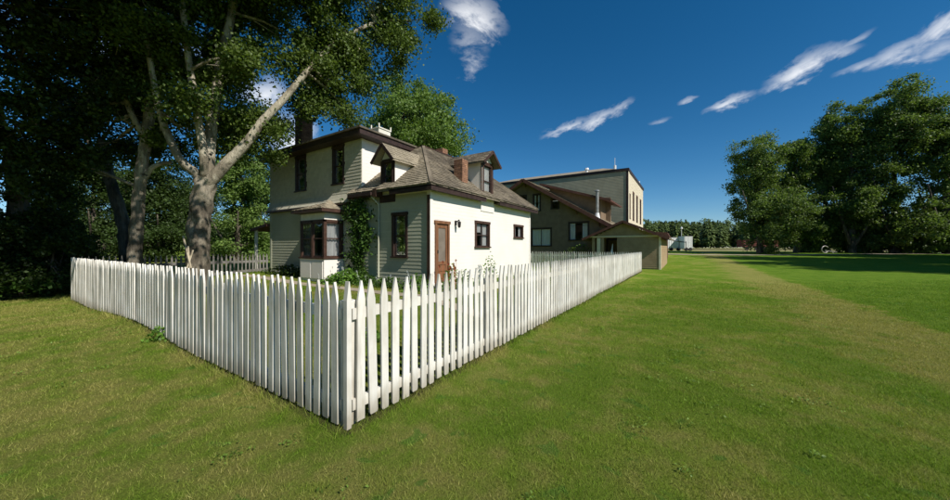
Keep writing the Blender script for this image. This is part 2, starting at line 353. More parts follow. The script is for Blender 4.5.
# ------------------------------------------------ ground, roads, path
def axis(n0, n1, fine, far):
    a = list(np.arange(n0, n1, fine)); x = n1; st = fine
    while x < far: a.append(x); st *= 1.16; x += st
    a.append(far); x = n0; st = fine; b = []
    while x > -far: st *= 1.16; x -= st; b.append(max(x, -far))
    return np.array(b[::-1]+a)
gx = axis(-6, 26, .22, 900); gy = axis(-14, 18, .22, 900)
GX, GY = np.meshgrid(gx, gy, indexing='ij'); GZ = ground(GX, GY)
V = np.stack([GX, GY, GZ], -1).reshape(-1, 3); nx, ny = len(gx), len(gy)
I = (np.arange(nx-1)[:, None]*ny+np.arange(ny-1)[None, :]).ravel()
F = np.stack([I, I+ny, I+ny+1, I+1], -1)
def npmesh(name, V, F, mat, smooth=False):
    me = bpy.data.meshes.new(name); n, k = F.shape
    me.vertices.add(len(V)); me.vertices.foreach_set('co', np.ascontiguousarray(V, dtype=np.float32).ravel())
    me.loops.add(n*k); me.loops.foreach_set('vertex_index', np.ascontiguousarray(F, dtype=np.int32).ravel())
    me.polygons.add(n); me.polygons.foreach_set('loop_start', np.arange(0, n*k, k, dtype=np.int32)); me.polygons.foreach_set('loop_total', np.full(n, k, dtype=np.int32))
    me.update(calc_edges=True); me.materials.append(MATS[mat])
    if smooth: me.shade_smooth()
    return me
o = bpy.data.objects.new('lawn', npmesh('lawn', V, F, 'lawn', True)); col.objects.link(o); o['kind'] = 'structure'; o['label'] = 'mown lawn, green with dry straw patches'
def ribbon(name, pts, widths, mat, lift=.03, seg=40, wob=.2, label=None):
    mb = MB(); P_ = [Vector((p[0], p[1], 0)) for p in pts]; rr = random.Random(3)
    rows = []
    for i in range(len(P_)-1):
        n = seg
        for k in range(n+(i == len(P_)-2)):
            t = k/n; rows.append((P_[i].lerp(P_[i+1], t), widths[i]*(1-t)+widths[i+1]*t, (P_[i+1]-P_[i]).normalized()))
    for j, (p, wd, d) in enumerate(rows):
        nrm = Vector((-d.y, d.x, 0)); w1 = wd/2+rr.uniform(-wob, wob); w2 = wd/2+rr.uniform(-wob, wob)
        for s in np.linspace(-w1, w2, 6):
            q = p+nrm*float(s); mb.v.append((q.x, q.y, gz(q.x, q.y)+lift))
    for j in range(len(rows)-1):
        for k in range(5):
            a = j*6+k; mb.f.append((a, a+1, a+7, a+6))
    o = mb.build(name, mat, smooth=True); o['kind'] = 'structure'
    if label: o['label'] = label
    return o
ribbon('garden_path', [(6.15, 3.6), (6.15, 8), (6.12, 15)], [.45, .42, .45], 'path_dirt', .012, 40, .03, 'bare earth garden path in front of the house')
ribbon('dirt_road', [rd(20, 92), rd(45, 90), rd(72, 84), rd(120, 70)], [9, 8, 8, 8], 'dirt', .06, 30, .5, 'far dirt road by the forest')
ribbon('dirt_track', [rd(24, 62), rd(31, 47), rd(40, 43.5), rd(51, 43), rd(75, 40)], [3, 2.6, 2.4, 2.0, 2.0], 'dirt', .04, 24, .25, 'dirt track through the shade of the trees')

# grass blades, thinning out with distance
def blades():
    n = 720000
    z = (1.4+rng.random(n)**1.0*(17-1.4)); z = 1.4+(z-1.4)*rng.random(n)**.35
    keep_w = rng.uniform(-1.62, 1.62, n)*z + rng.normal(0, .3, n)
    x = SN*keep_w+CS*z; y = -CS*keep_w+SN*z
    inside_house = (x > X0-.02) & (y > Y0-.02) & (y < YL) | ((x > 5.92) & (x < 6.38) & (y > 3.6) & (y < 15))
    d = np.minimum(np.where(y > FY-.1, np.abs(x-FX), 9), np.where(x > FX-.1, np.abs(y-FY), 9))
    ok = ~inside_house & ((d > .09) | (rng.random(n) < .5))
    x, y, z = x[ok], y[ok], z[ok]; d = d[ok]; n = len(x)
    s = np.maximum(z/3, .8)**.72
    h = rng.uniform(.013, .038, n)*np.maximum(z/4, 1)**.25*np.where((d < .2) & (rng.random(n) < .6), rng.uniform(1.5, 3.4, n), 1); wd = .0037*s*rng.uniform(.6, 1.3, n)
    clump = np.sin(x*9.1+np.sin(y*7.3)*1.3)*np.sin(y*8.3+np.sin(x*6.1)*1.5); h = h*(1+.35*clump)
    a = rng.uniform(0, 2*np.pi, n); b = rng.uniform(0, 2*np.pi, n); ln = rng.uniform(.1, 1.3, n)*h
    g = ground(x, y)-.004
    V = np.empty((n, 3, 3)); dx, dy = np.cos(a)*wd/2, np.sin(a)*wd/2
    V[:, 0] = np.stack([x-dx, y-dy, g], -1); V[:, 1] = np.stack([x+dx, y+dy, g], -1); V[:, 2] = np.stack([x+np.cos(b)*ln, y+np.sin(b)*ln, g+h], -1)
    return V.reshape(-1, 3), np.arange(n*3).reshape(-1, 3)
V, F = blades()
o = bpy.data.objects.new('grass', npmesh('grass', V, F, 'grass_blades')); col.objects.link(o); tag(o, 'short grass blades of the mown lawn in front of the picket fence', 'grass'); o['kind'] = 'stuff'
def leafcloud(pts, size, aspect=.72, upbias=.4, vary=.35):
    n = len(pts); nr = rng.normal(size=(n, 3)); nr[:, 2] += upbias; nr /= np.linalg.norm(nr, axis=1, keepdims=True)
    t = rng.normal(size=(n, 3)); t -= (t*nr).sum(1, keepdims=True)*nr; t /= np.linalg.norm(t, axis=1, keepdims=True); b = np.cross(nr, t)
    s = size*(1+rng.uniform(-vary, vary, n))[:, None]
    V = np.empty((n, 4, 3)); V[:, 0] = pts-t*s*.5; V[:, 1] = pts+b*s*aspect*.5-t*s*.08+nr*s*.08; V[:, 2] = pts+t*s*.5; V[:, 3] = pts-b*s*aspect*.5-t*s*.08+nr*s*.08
    return V.reshape(-1, 3), np.arange(n*4).reshape(-1, 4)
def rosettes():
    pts = []; sz = []
    for k in range(420):
        z = 2+13*rng.random()**.75; w_ = rng.uniform(-1.5, 1.5)*z; x = SN*w_+CS*z; y = -CS*w_+SN*z
        if (x > FX-.2 and y > FY-.2): continue
        if math.sin(x*.9+1)*math.sin(y*1.1-.4) < -.25: continue
        m = int(rng.integers(10, 34)); r_ = rng.uniform(.03, .12); q = rng.normal(size=(m, 3))*np.array([r_, r_, 0]); q[:, 0] += x; q[:, 1] += y
        q[:, 2] = ground(q[:, 0], q[:, 1])+rng.uniform(.012, .042, m); pts.append(q)
    return leafcloud(np.concatenate(pts), .026, aspect=.6, upbias=1.6)
V, F = rosettes(); o = bpy.data.objects.new('clover', npmesh('clover', V, F, 'clover_leaves')); col.objects.link(o); tag(o, 'darker green clover and broad-leaved weeds scattered through the mown lawn', 'clover'); o['kind'] = 'stuff'
# ------------------------------------------------ picket fences
pk = MB(); w2, t2 = .047, .011
prof = [(-w2*.8, 0), (w2*.8, 0), (w2, .02), (w2, 1.09), (w2*.66, 1.17), (.004, 1.28), (-.004, 1.28), (-w2*.66, 1.17), (-w2, 1.09), (-w2, .02)]
pk.prism([(a, -t2, b) for a, b in prof], (0, 2*t2, 0))
PK = [pk.mesh('picket', 'fence_paint')]
pk2 = MB(); prof2 = [(-w2, 0), (w2, 0), (w2*.97, 1.10), (w2*.58, 1.18), (.006, 1.272), (-.005, 1.276), (-w2*.7, 1.155), (-w2, 1.08)]
pk2.prism([(a, -t2, b) for a, b in prof2], (0, 2*t2, 0)); PK.append(pk2.mesh('picket', 'fence_paint'))
pkb = MB(); wb = .03; pkb.prism([(a*wb/w2, -t2, b) for a, b in prof], (0, 2*t2, 0)); PKB = [pkb.mesh('picket', 'grey_fence_shade')]
def fence(a, b, label, side, step=.1405, top=1.3, meshes=PK, messy=1., end_post=True, mat='fence_paint'):
    """side = +1/-1: which side of the rails (left normal of a->b) the pickets are on"""
    a = Vector((a[0], a[1], 0)); b = Vector((b[0], b[1], 0)); Ln = (b-a).length; d = (b-a)/Ln; nrm = Vector((-d.y, d.x, 0))*side
    root = thing('picket_fence', label, 'fence', (a.x, a.y, gz(a.x, a.y)), 'picket fences round the yard')
    ang = math.atan2(d.y, d.x); rr = random.Random(int(Ln*10)); n = int(Ln/step)
    for i in range(n):
        t = (i+.55)*Ln/n; p = a+d*(t+rr.gauss(0, .004)*messy)+nrm*.033; g = gz(p.x, p.y)+rr.uniform(.02, .045)
        lean = rr.gauss(0, .010)*messy
        if rr.random() < .03: lean = rr.gauss(0, .035)*messy
        tp = top+rr.gauss(0, .006)*messy
        inst('picket', meshes[rr.randrange(len(meshes))], (p.x, p.y, g), root, (rr.uniform(.90, 1.03), rr.uniform(.85, 1.1), (tp-g)/1.28), (rr.gauss(0, .004)*messy, lean, ang+rr.gauss(0, .02)*messy))
    nseg = max(1, round(Ln/2.4))
    for k in range(nseg):
        p = a+d*(Ln*k/nseg); q = a+d*(Ln*(k+1)/nseg)
        for zt in (1.0, .19):
            off = -nrm*0
            z0 = zt+(gz(p.x, p.y)*.9 if zt < .5 else 0); z1 = zt+(gz(q.x, q.y)*.9 if zt < .5 else 0)
            if zt < .5: z0 = min(z0, .74); z1 = min(z1, .74)
            MB().bar((p.x, p.y, z0), (q.x, q.y, z1), .038, .1).build('rail', mat, root)
        if k > 0 or end_post:
            g = gz(p.x, p.y); c = p-nrm*.068
            MB().box(c.x-.045, c.y-.045, g-.1, c.x+.045, c.y+.045, 1.12).build('post', mat, root, bevel=.006)
    return root
f1 = fence((FX+.035, FY), (BX, FY), 'long sunlit white picket fence running right from the front corner to the shed', -1)
f2 = fence((FX, FY+.06), (FX, BY), 'shaded white picket fence running left from the front corner to the dark bushes', 1)
f3 = fence((FX+.1, BY), (X0-.05, BY), 'grey weathered picket fence, tree shade darkened into its colour, behind the big poplar, reaching the left end of the house', -1, meshes=PKB, end_post=False, mat='grey_fence_shade', top=1.33)
f4 = fence((BX, FY+.1), (BX, BY), 'far white picket fence between the house and the dark gabled bungalow', 1, end_post=False)
# corner post of the fence (belongs to the right-hand run)
cp = MB(); cp.prism([(FX-.045, FY-.045, .0), (FX+.004, FY-.045, .0), (FX+.004, FY-.045, 1.13), (FX-.016, FY-.045, 1.30), (FX-.024, FY-.045, 1.30), (FX-.045, FY-.045, 1.13)], (0, .05, 0))
cp.build('post', 'fence_paint', f1)
MB().box(FX+.035, FY+.045, -.1, FX+.095, FY+.105, 1.02).build('post', 'fence_paint', f1, bevel=.006)

# ------------------------------------------------ building kit
def fb(mb, face, pl, a0, a1, d0, d1, z0, z1):
    """box on a wall: a = along the wall, d = depth inwards from the wall plane"""
    if face == 'X': mb.box(pl+d0, a0, z0, pl+d1, a1, z1)
    elif face == 'Y': mb.box(a0, pl+d0, z0, a1, pl+d1, z1)
    return mb
def fpt(face, pl, a, d, z): return (pl+d, a, z) if face == 'X' else (a, pl+d, z)
def wall(mb, face, pl, a0, a1, z0, z1, holes=(), th=.12):
    As = sorted({a0, a1, *[v for h in holes for v in h[:2]]}); Zs = sorted({z0, z1, *[v for h in holes for v in h[2:]]})
    As = [v for v in As if a0 <= v <= a1]; Zs = [v for v in Zs if z0 <= v <= z1]
    for i in range(len(As)-1):
        for j in range(len(Zs)-1):
            ca, cz = (As[i]+As[i+1])/2, (Zs[j]+Zs[j+1])/2
            if any(h[0] < ca < h[1] and h[2] < cz < h[3] for h in holes): continue
            for dd in (0, th): mb.quad(*[fpt(face, pl, a, dd, z) for a, z in ((As[i], Zs[j]), (As[i+1], Zs[j]), (As[i+1], Zs[j+1]), (As[i], Zs[j+1]))])
    for h in list(holes)+[(a0, a1, z0, z1)]:
        b0, b1, y0, y1 = h
        for (p, q) in (((b0, y0), (b1, y0)), ((b1, y0), (b1, y1)), ((b1, y1), (b0, y1)), ((b0, y1), (b0, y0))):
            mb.quad(fpt(face, pl, p[0], 0, p[1]), fpt(face, pl, q[0], 0, q[1]), fpt(face, pl, q[0], th, q[1]), fpt(face, pl, p[0], th, p[1]))
    return mb
def board_unit(mat):      # unit clapboard: 1 long, face at depth 0.., overlaps downwards
    p_ = .006 if mat == 'house_paint' else .013
    mb = MB(); mb.v = [(0, -p_, 0), (1, -p_, 0), (1, .0, 0), (0, .0, 0), (0, -.003, 1), (1, -.003, 1), (1, 0, 1), (0, 0, 1)]
    mb.f = [(0, 3, 2, 1), (4, 5, 6, 7), (0, 1, 5, 4), (1, 2, 6, 5), (2, 3, 7, 6), (3, 0, 4, 7)]
    return mb.mesh('siding_board', mat)
UB = {}
def siding(root, face, pl, a0, a1, z0, z1, holes=(), exp=.115, mat='house_paint', a_lim=None, stuff=False):
    if mat not in UB: UB[mat] = board_unit(mat)
    me = UB[mat]; z = z0; smb = MB(); rr = random.Random(int(z0*100+a0*10))
    while z < z1-.02:
        h = min(exp, z1-z); b0, b1 = (a0, a1) if a_lim is None else a_lim(z+h/2)
        iv = [(b0, b1)] if b1 > b0 else []
        for hh in holes:
            if hh[2] < z+h*.6 and hh[3] > z+h*.4:
                nv = []
                for p, q in iv:
                    if hh[1] <= p or hh[0] >= q: nv.append((p, q)); continue
                    if hh[0] > p: nv.append((p, hh[0]))
                    if hh[1] < q: nv.append((hh[1], q))
                iv = nv
        for p, q in iv:
            if q-p < .03: continue
            if stuff:
                k = [fpt(face, pl, a, d, zz) for d, zz in ((-.022, z), (0, z)) for a in ()]
                A = [fpt(face, pl, p, -.022, z), fpt(face, pl, q, -.022, z), fpt(face, pl, q, 0, z), fpt(face, pl, p, 0, z)]
                B = [fpt(face, pl, p, -.007, z+h), fpt(face, pl, q, -.007, z+h), fpt(face, pl, q, 0, z+h), fpt(face, pl, p, 0, z+h)]
                smb.hexa(A, B)
            else:
                jz = rr.uniform(-.003, .003)
                if face == 'X': inst('siding_board', me, (pl, q, z+jz), root, (q-p, 1, h), (0, 0, -math.pi/2))
                else: inst('siding_board', me, (p, pl, z+jz), root, (q-p, 1, h))
        z += exp
    if stuff: smb.build('siding', mat, root, kind='stuff')
def shingles(O, U, Vv, span, vmax, expo=.135, width=.15, thick=.014, tilt=.03, seed=1, v0=0):
    """rows of separate shingles on a plane: O origin on the eave, U along, Vv up the slope, span(v)->(a,b)"""
    mb = MB(); O = Vector(O); U = Vector(U).normalized(); Vv = Vector(Vv).normalized(); Nn = U.cross(Vv)
    if Nn.z < 0: Nn = -Nn
    rr = random.Random(seed); v = v0
    while v < vmax-.02:
        a, b = span(v+expo/2); x = a-rr.random()*width*.5
        v2 = min(v+expo*1.25, vmax)
        while x < b:
            wd = width*rr.uniform(.55, 1.45); p = max(x, a); q = min(x+wd-.006, b)
            if q-p > .01:
                dz = rr.uniform(-.005, .006); dv = rr.uniform(-.012, .012); t0 = thick+tilt*.35+dz; t1 = .003
                A = O+U*p+Vv*(v+dv); B = O+U*q+Vv*(v+dv); C_ = O+U*q+Vv*v2; D_ = O+U*p+Vv*v2
                i = len(mb.v); mb.v += [tuple(s) for s in (A, B, A+Nn*t0, B+Nn*t0, C_+Nn*t1, D_+Nn*t1, C_, D_)]
                mb.f += [(i+2, i+3, i+4, i+5), (i, i+1, i+3, i+2), (i, i+2, i+5, i+7), (i+1, i+6, i+4, i+3)]
            x += wd
        v += expo
    return mb
def window(parent, face, pl, a0, a1, z0, z1, trim='brown_trim', fw=.09, level=1, curtain=0, bars='hung', proud=.045, sash='dark_trim'):
    """casing, sash bars, glass pane and curtain set in the opening a0..a1 x z0..z1 (outer edge of the casing)"""
    mb = MB(); p = proud
    fb(mb, face, pl, a0, a0+fw, -p, .06, z0+.05, z1-fw); fb(mb, face, pl, a1-fw, a1, -p, .06, z0+.05, z1-fw)
    fb(mb, face, pl, a0-.015, a1+.015, -p-.012, .06, z1-fw, z1); fb(mb, face, pl, a0-.03, a1+.03, -p-.035, .06, z0, z0+.05)
    wobj = mb.build('window', trim, parent)
    sub = wobj if level == 1 else parent
    i0, i1, j0, j1 = a0+fw, a1-fw, z0+.05, z1-fw; s = MB(); t = .032
    fb(s, face, pl, i0, i0+t, .01, .045, j0, j1); fb(s, face, pl, i1-t, i1, .01, .045, j0, j1)
    fb(s, face, pl, i0+t, i1-t, .01, .045, j0, j0+t*1.3); fb(s, face, pl, i0+t, i1-t, .01, .045, j1-t, j1)
    m_ = (j0+j1)/2
    if bars in('hung', 'cross'): fb(s, face, pl, i0+t, i1-t, .005, .045, m_-.018, m_+.018)
    if bars in('side', 'cross'): fb(s, face, pl, (i0+i1)/2-.02, (i0+i1)/2+.02, .007, .045, j0+t*1.3, j1-t)
    s.build('sash', sash, sub)
    g = MB(); g.quad(*[fpt(face, pl, a, .03, z) for a, z in ((i0+.01, j0+.01), (i1-.01, j0+.01), (i1-.01, j1-.01), (i0+.01, j1-.01))]); g.build('glass_pane', 'glass', sub)
    if curtain:
        c = MB(); n = 16
        def sheet(b0, b1, k0, k1):
            for k in range(n):
                q0 = b0+(b1-b0)*k/n; q1 = b0+(b1-b0)*(k+1)/n; d0 = .07+.012*math.sin(k*1.9); d1 = .07+.012*math.sin((k+1)*1.9)
                c.quad(fpt(face, pl, q0, d0, k0), fpt(face, pl, q1, d1, k0), fpt(face, pl, q1, d1, k1), fpt(face, pl, q0, d0, k1))
        if curtain == 1: sheet(i0, i0+(i1-i0)*.3, j0, j1); sheet(i1-(i1-i0)*.3, i1, j0, j1)
        if curtain == 2: sheet(i0, i1, j0, j1)
        if curtain == 3: sheet(i0, i1, m_, j1)
        if curtain == 4: sheet(i0+(i1-i0)*.5, i1, j0, j1); sheet(i0, i0+(i1-i0)*.5, m_+.1, j1)
        c.build('curtain', 'curtain', sub, smooth=True)
    return wobj
def brick_stack(root, name, x0, y0, x1, y1, z0, z1, bh=.068, bl=.2, cap=True, level=1):
    core = MB().box(x0+.012, y0+.012, z0, x1-.012, y1-.012, z1-.02).build(name, 'mortar', root)
    mb = MB(); z = z0; k = 0; rr = random.Random(5)
    while z < z1-.03:
        for (ax, lo, hi, fx, sgn) in (('y', y0, y1, x0, 1), ('y', y0, y1, x1, -1), ('x', x0, x1, y0, 1), ('x', x0, x1, y1, -1)):
            t = lo-(bl/2 if k % 2 else 0)
            while t < hi:
                p = max(t, lo); q = min(t+bl-.01, hi); j = rr.uniform(0, .004)
                if q-p > .02:
                    if ax == 'y': mb.box(min(fx, fx+sgn*.09)-j, p, z, max(fx, fx+sgn*.09)+j, q, z+bh-.01)
                    else: mb.box(p, min(fx, fx+sgn*.09)-j, z, q, max(fx, fx+sgn*.09)+j, z+bh-.01)
                t += bl
        z += bh; k += 1
    mb.build('bricks' if level == 1 else 'bricks', 'brick', core, kind='stuff')
    if cap: MB().box(x0-.04, y0-.04, z1-.09, x1+.04, y1+.04, z1).build('cap', 'mortar' if cap == 2 else 'brick', core)
    return core

# ------------------------------------------------ the clapboard house
H = thing('clapboard_house', 'white clapboard house with weathered shingle roof and dark brown trim behind the picket fence', 'house', (X0, Y0, .4))
GB = .30; EZ = 3.30; OV = .28; EE = 3.44      # foundation bottom, wall top, overhang, eave edge height
DZ = 5.55; DX0 = 9.8; DY0 = 8.67; DX1 = 13.35  # deck of the hip roof
UX1 = 13.6; UZ = 5.36
# foundation
fm = MB(); fm.box(X0+.03, Y0+.03, GB-.3, X1-.03, YU, .50); fm.box(X0+.03, YU, GB-.3, UX1, YL-.03, .56); fm.build('foundation', 'stone', H)
# openings
hy_door = (7.7, 8.4, .45, 2.42); hy_w1 = (9.93, 10.97, 1.58, 2.57); hy_w2 = (13.08, 14.05, 2.0, 2.62)
hx_w = (7.26, 7.94, 1.27, 2.71)
up1 = (12.77, 13.57, 3.86, UZ-.03); up2 = (10.36, 11.07, 3.89, UZ-.03)
inn = lambda h, f=.07: (h[0]+f, h[1]-f, h[2]+.03, h[3]-f)
wm_ = MB(); wall(wm_, 'Y', Y0, X0, X1, .5, EZ, [inn(hy_door), inn(hy_w1), inn(hy_w2)])
wall(wm_, 'X', X0, Y0+.12, YU, .5, EZ, [inn(hx_w)]); wall(wm_, 'X', X1-.12, Y0+.12, 12, .5, EZ)
wall(wm_, 'X', X0, YU, YL, .56, UZ, [inn(up1), inn(up2), (10.55, 11.77, .6, 2.6)])
wall(wm_, 'Y', YU, X0+.12, UX1, EZ-.4, UZ); wall(wm_, 'Y', YL-.12, X0+.12, UX1, .56, UZ); wall(wm_, 'X', UX1-.12, YU+.12, YL-.12, .56, UZ)
wm_.box(X0+.15, Y0+.15, .45, X1-.15, 12, .5)
wm_.build('wall', 'house_paint', H)
# inner partitions keep rooms dim
MB().box(X0+2.4, Y0+2.2, .5, X1-.2, Y0+2.26, EZ).box(X0+2.2, Y0+.2, .5, X0+2.26, YL-.2, EZ).box(X0+.2, YU-.4, EZ-.06, UX1-.2, YL-.2, EZ-.02).box(X0+2.6, YU+.2, EZ, X0+2.66, YL-.2, UZ-.05).build('partition', 'room_wall', H)
siding(H, 'Y', Y0, X0+.10, X1-.10, .5, EZ-.02, [hy_door, hy_w1, hy_w2, (10.30, 11.30, 3.2, 9)])
siding(H, 'X', X0, Y0+.10, YU, .5, EZ-.02, [hx_w, (7.8, 8.5, 3.28, 9)], mat='sage_shade_paint')
siding(H, 'X', X0, YU, YL-.10, .56, 3.12, [(10.42, 11.9, .3, 3.3)], mat='sage_shade_paint')
siding(H, 'Y', YU, X0+.10, UX1-.1, EZ+.2, UZ-.02)
for (x, y, z0, z1, sx, sy) in ((X0, Y0, .5, EZ, .1, .1), (X1, Y0, .5, EZ, -.1, .1), (X0, YL, .56, UZ, .1, -.1)):
    MB().box(x-(.028 if sx > 0 else -.028), y-.028 if sy > 0 else y+.028, z0, x+sx, y+sy, z1).build('corner_board', 'sage_shade_paint' if sy < 0 else 'house_paint', H)
MB().box(X0-.045, Y0-.02, .5, X0-.029, Y0+.085, EZ-.14).build('corner_board', 'brown_trim', H)
MB().box(X0-.02, YU-.028, 3.6, X0+.1, YU+.0, UZ-.0).build('corner_board', 'house_paint', H)
MB().box(X0-.03, Y0-.03, .38, X1, Y0, .52).box(X0-.03, Y0+.0, .38, X0, YL, .57).build('water_table', 'cream_trim', H)
# upper storey shingled wall with flared foot
def flare(z): return 0.02+.16*max(0, (3.62-z)/.42)**1.7 if z < 3.62 else .02
sm = MB(); rr = random.Random(4); z = 3.20; hs = [up1, up2]
while z < UZ-.02:
    ex = .115; y = YU; d0 = flare(z); d1 = flare(z+ex*1.1)
    while y < YL:
        wd = .13*rr.uniform(.6, 1.4); q = min(y+wd-.006, YL)
        if not any(h[0] < (y+q)/2 < h[1] and h[2] < z+ex/2 < h[3] for h in hs):
            j = rr.uniform(-.003, .003); a = X0-d0-.016; b = X0-d1+.0
            sm.hexa([(a, y, z+j), (a, q, z+j), (a+.016, q, z+j), (a+.016, y, z+j)], [(b-.004, y, z+ex*1.1), (b-.004, q, z+ex*1.1), (b+.004, q, z+ex*1.1), (b+.004, y, z+ex*1.1)])
        y += wd
    z += ex
sm.build('wall_shingles', 'wall_shingle', H, kind='stuff')
MB().prism([(X0, YU+.0, 3.19), (X0-.17, YU+.0, 3.19), (X0-.16, YU+.0, 3.22), (X0-.01, YU+.0, 3.6), (X0, YU+.0, 3.6)], (0, YL-YU, 0)).build('belt_course', 'wall_shingle', H)
MB().box(X0-.205, YU+.45, 3.12, X0-.001, YL, 3.186).build('belt_moulding', 'dark_trim', H)
# upper roof
o2 = .42; e2 = 5.60; ex0, ex1, ey0, ey1 = X0-o2, UX1+o2, YU-o2, YL+.10
MB().box(ex0+.04, ey0+.04, UZ, ex1-.04, ey1-.04, UZ+.03).build('soffit', 'dark_trim', H)
fs = MB(); fs.box(ex0, ey0, UZ+.0, ex0+.035, ey1, e2-.06).box(ex0+.035, ey0, UZ+.0, ex1, ey0+.035, e2-.06).box(ex0+.035, ey1-.035, UZ, ex1, ey1, e2-.06).box(ex1-.035, ey0+.035, UZ, ex1, ey1-.035, e2-.06).build('fascia', 'dark_trim', H)
MB().box(ex0-.05, ey0-.05, e2-.06, ex1+.05, ey1+.03, e2).build('roof_edge', 'dark_shingle', H)
cx0, cx1, cy = 10.2, 11.0, (ey0+ey1)/2; hz = e2+.32
up = MB(); A, B, C_, D_ = (ex0-.05, ey0-.05, e2+.002), (ex1+.05, ey0-.05, e2+.002), (ex1+.05, ey1+.03, e2+.002), (ex0-.05, ey1+.03, e2+.002); E1, E2 = (cx0, cy, hz), (cx1, cy, hz)
up.quad(A, B, E2, E1).quad(B, C_, E2).quad(C_, D_, E1, E2).quad(D_, A, E1); up.build('upper_roof', 'dark_shingle', H)
# white roof curb with corner posts
wc = MB(); q = at(381, 12.4, 130); wx, wy = q.x, q.y
wc.box(wx-.28, wy-.2, e2, wx+.28, wy+.2, e2+.38).box(wx-.30, wy-.23, e2+.38, wx+.30, wy+.23, e2+.42)
for sx in(-1, 1):
    for sy in(-1, 1): wc.box(wx+sx*.30-.04*(sx > 0), wy+sy*.23-.04*(sy > 0), e2+.42, wx+sx*.30+.04*(sx < 0), wy+sy*.23+.04*(sy < 0), e2+.55)
wc.build('roof_curb', 'cream_trim', H)
# chimneys
q = at(299, 14.3, 142); brick_stack(H, 'chimney', q.x-.0, q.y-.2, q.x+.5, q.y+.32, e2-.1, 7.36, cap=1)
CZ = 4.71; brick_stack(H, 'chimney', 9.50, 6.60, 9.84, 6.96, 3.5, CZ, cap=0)
brick_stack(H, 'chimney', 11.25, 8.85, 11.6, 9.2, 5.3, 5.92, cap=0)
# hip roof over the wing: solid decks then shingles
ax0, ay0, ax1 = X0-OV, Y0-OV, X1+.40
mslope = (DZ-EE)/(DX0-ax0)
ry = [(ax0, ay0, EE), (ax1, ay0, EE), (DX1, DY0, DZ), (DX0, DY0, DZ)]
rx = [(ax0, ay0, EE), (DX0, DY0, DZ), (DX0, YU-.0, DZ), (ax0, YU-.0, EE)]
rz = [(ax1, ay0, EE), (ax1, 12.3, EE), (DX1, 12.0, DZ), (DX1, DY0, DZ)]
roof = MB().slab(ry, .07).slab(rx, .07).slab(rz, .07).slab([(DX0, DY0, DZ-.003), (DX1, DY0, DZ-.003), (DX1, 12, DZ-.003), (DX0, 12, DZ-.003)], .05)
roof = roof.build('roof', 'wood_shingle', H)
def sp_y(v):
    f = v/math.hypot(DY0-ay0, DZ-EE); return (DX0-ax0)*f, (ax1-ax0)-(ax1-DX1)*f
shingles((ax0, ay0-.02, EE), (1, 0, 0), (0, DY0-ay0, DZ-EE), sp_y, math.hypot(DY0-ay0, DZ-EE), seed=3, expo=.13).build('shingles', 'wood_shingle', roof, kind='stuff')
LX = math.hypot(DX0-ax0, DZ-EE)
shingles((ax0-.02, ay0, EE), (0, 1, 0), (DX0-ax0, 0, DZ-EE), lambda v: ((DY0-ay0)*v/LX, YU-ay0), LX, seed=5, expo=.12, width=.13).build('shingles', 'light_shingle', roof, kind='stuff')
# eave tail in front of the taller block
tl = MB().slab([(ax0, YU, EE), (X0-.02, YU, EE+mslope*OV), (X0-.02, YU+.42, EE+mslope*OV), (ax0, YU+.42, EE)], .06).build('eave_tail', 'light_shingle', H)
shingles((ax0-.02, YU+.002, EE), (0, 1, 0), (1, 0, mslope), lambda v: (0, .42), .32, seed=8, expo=.12, width=.13).build('shingles', 'light_shingle', tl, kind='stuff')
MB().bar((ax0, ay0, EE+.03), (DX0, DY0, DZ+.035), .10, .03).build('hip_board', 'wood_shingle', H)
MB().bar((ax1, ay0, EE+.03), (DX1, DY0, DZ+.035), .12, .03).build('hip_board', 'wood_shingle', H)
MB().box(DX0-.05, DY0-.05, DZ, DX1+.05, DY0+.06, DZ+.04).box(DX0-.05, DY0+.06, DZ, DX0+.06, YU-.05, DZ+.04).build('ridge_board', 'brown_trim', H)
# soffit and fascia of the wing (cut where the wall dormers break through)
sf = MB(); fa = MB()
for a, b in ((ax0+.03, 10.30), (11.32, ax1-.03)):
    sf.box(a, ay0+.03, EE-.135, b, Y0-.023, EE-.11); fa.box(a, ay0, EE-.19, b, ay0+.03, EE-.035)
for a, b in ((ay0, 7.80), (8.50, YU+.42)):
    sf.box(ax0+.03, max(a, ay0+.03), EE-.137, X0-.023, b, EE-.112); fa.box(ax0, a, EE-.19, ax0+.03, b, EE-.035)
sf.build('soffit', 'brown_trim', H); fa.build('fascia', 'dark_trim', H)
# windows and door
window(H, 'Y', Y0, *hy_w1, curtain=4, bars='cross'); window(H, 'Y', Y0, *hy_w2, curtain=1, bars='none')
window(H, 'X', X0, *hx_w, trim='dark_trim', curtain=1); window(H, 'X', X0, *up1, trim='dark_trim'); window(H, 'X', X0, *up2, trim='dark_trim', curtain=1)
dr = MB(); a0, a1, z0, z1 = hy_door
fb(dr, 'Y', Y0, a0, a0+.075, -.05, .06, z0, z1-.09); fb(dr, 'Y', Y0, a1-.075, a1, -.05, .06, z0, z1-.09); fb(dr, 'Y', Y0, a0-.03, a1+.03, -.065, .06, z1-.09, z1)
door = dr.build('door', 'door_wood', H)
lf = MB(); i0, i1 = a0+.08, a1-.08
fb(lf, 'Y', Y0, i0, i0+.09, -.015, .02, z0+.02, z1-.1); fb(lf, 'Y', Y0, i1-.09, i1, -.015, .02, z0+.02, z1-.1)
for p, q in ((z0+.02, z0+.2), (z0+.42, z0+.5), (z0+.62, z0+.72), (z1-.22, z1-.1)): fb(lf, 'Y', Y0, i0+.09, i1-.09, -.015, .02, p, q)
fb(lf, 'Y', Y0, i0+.09, i1-.09, .003, .018, z0+.2, z0+.42); fb(lf, 'Y', Y0, i0+.09, i1-.09, .003, .018, z0+.5, z0+.62)
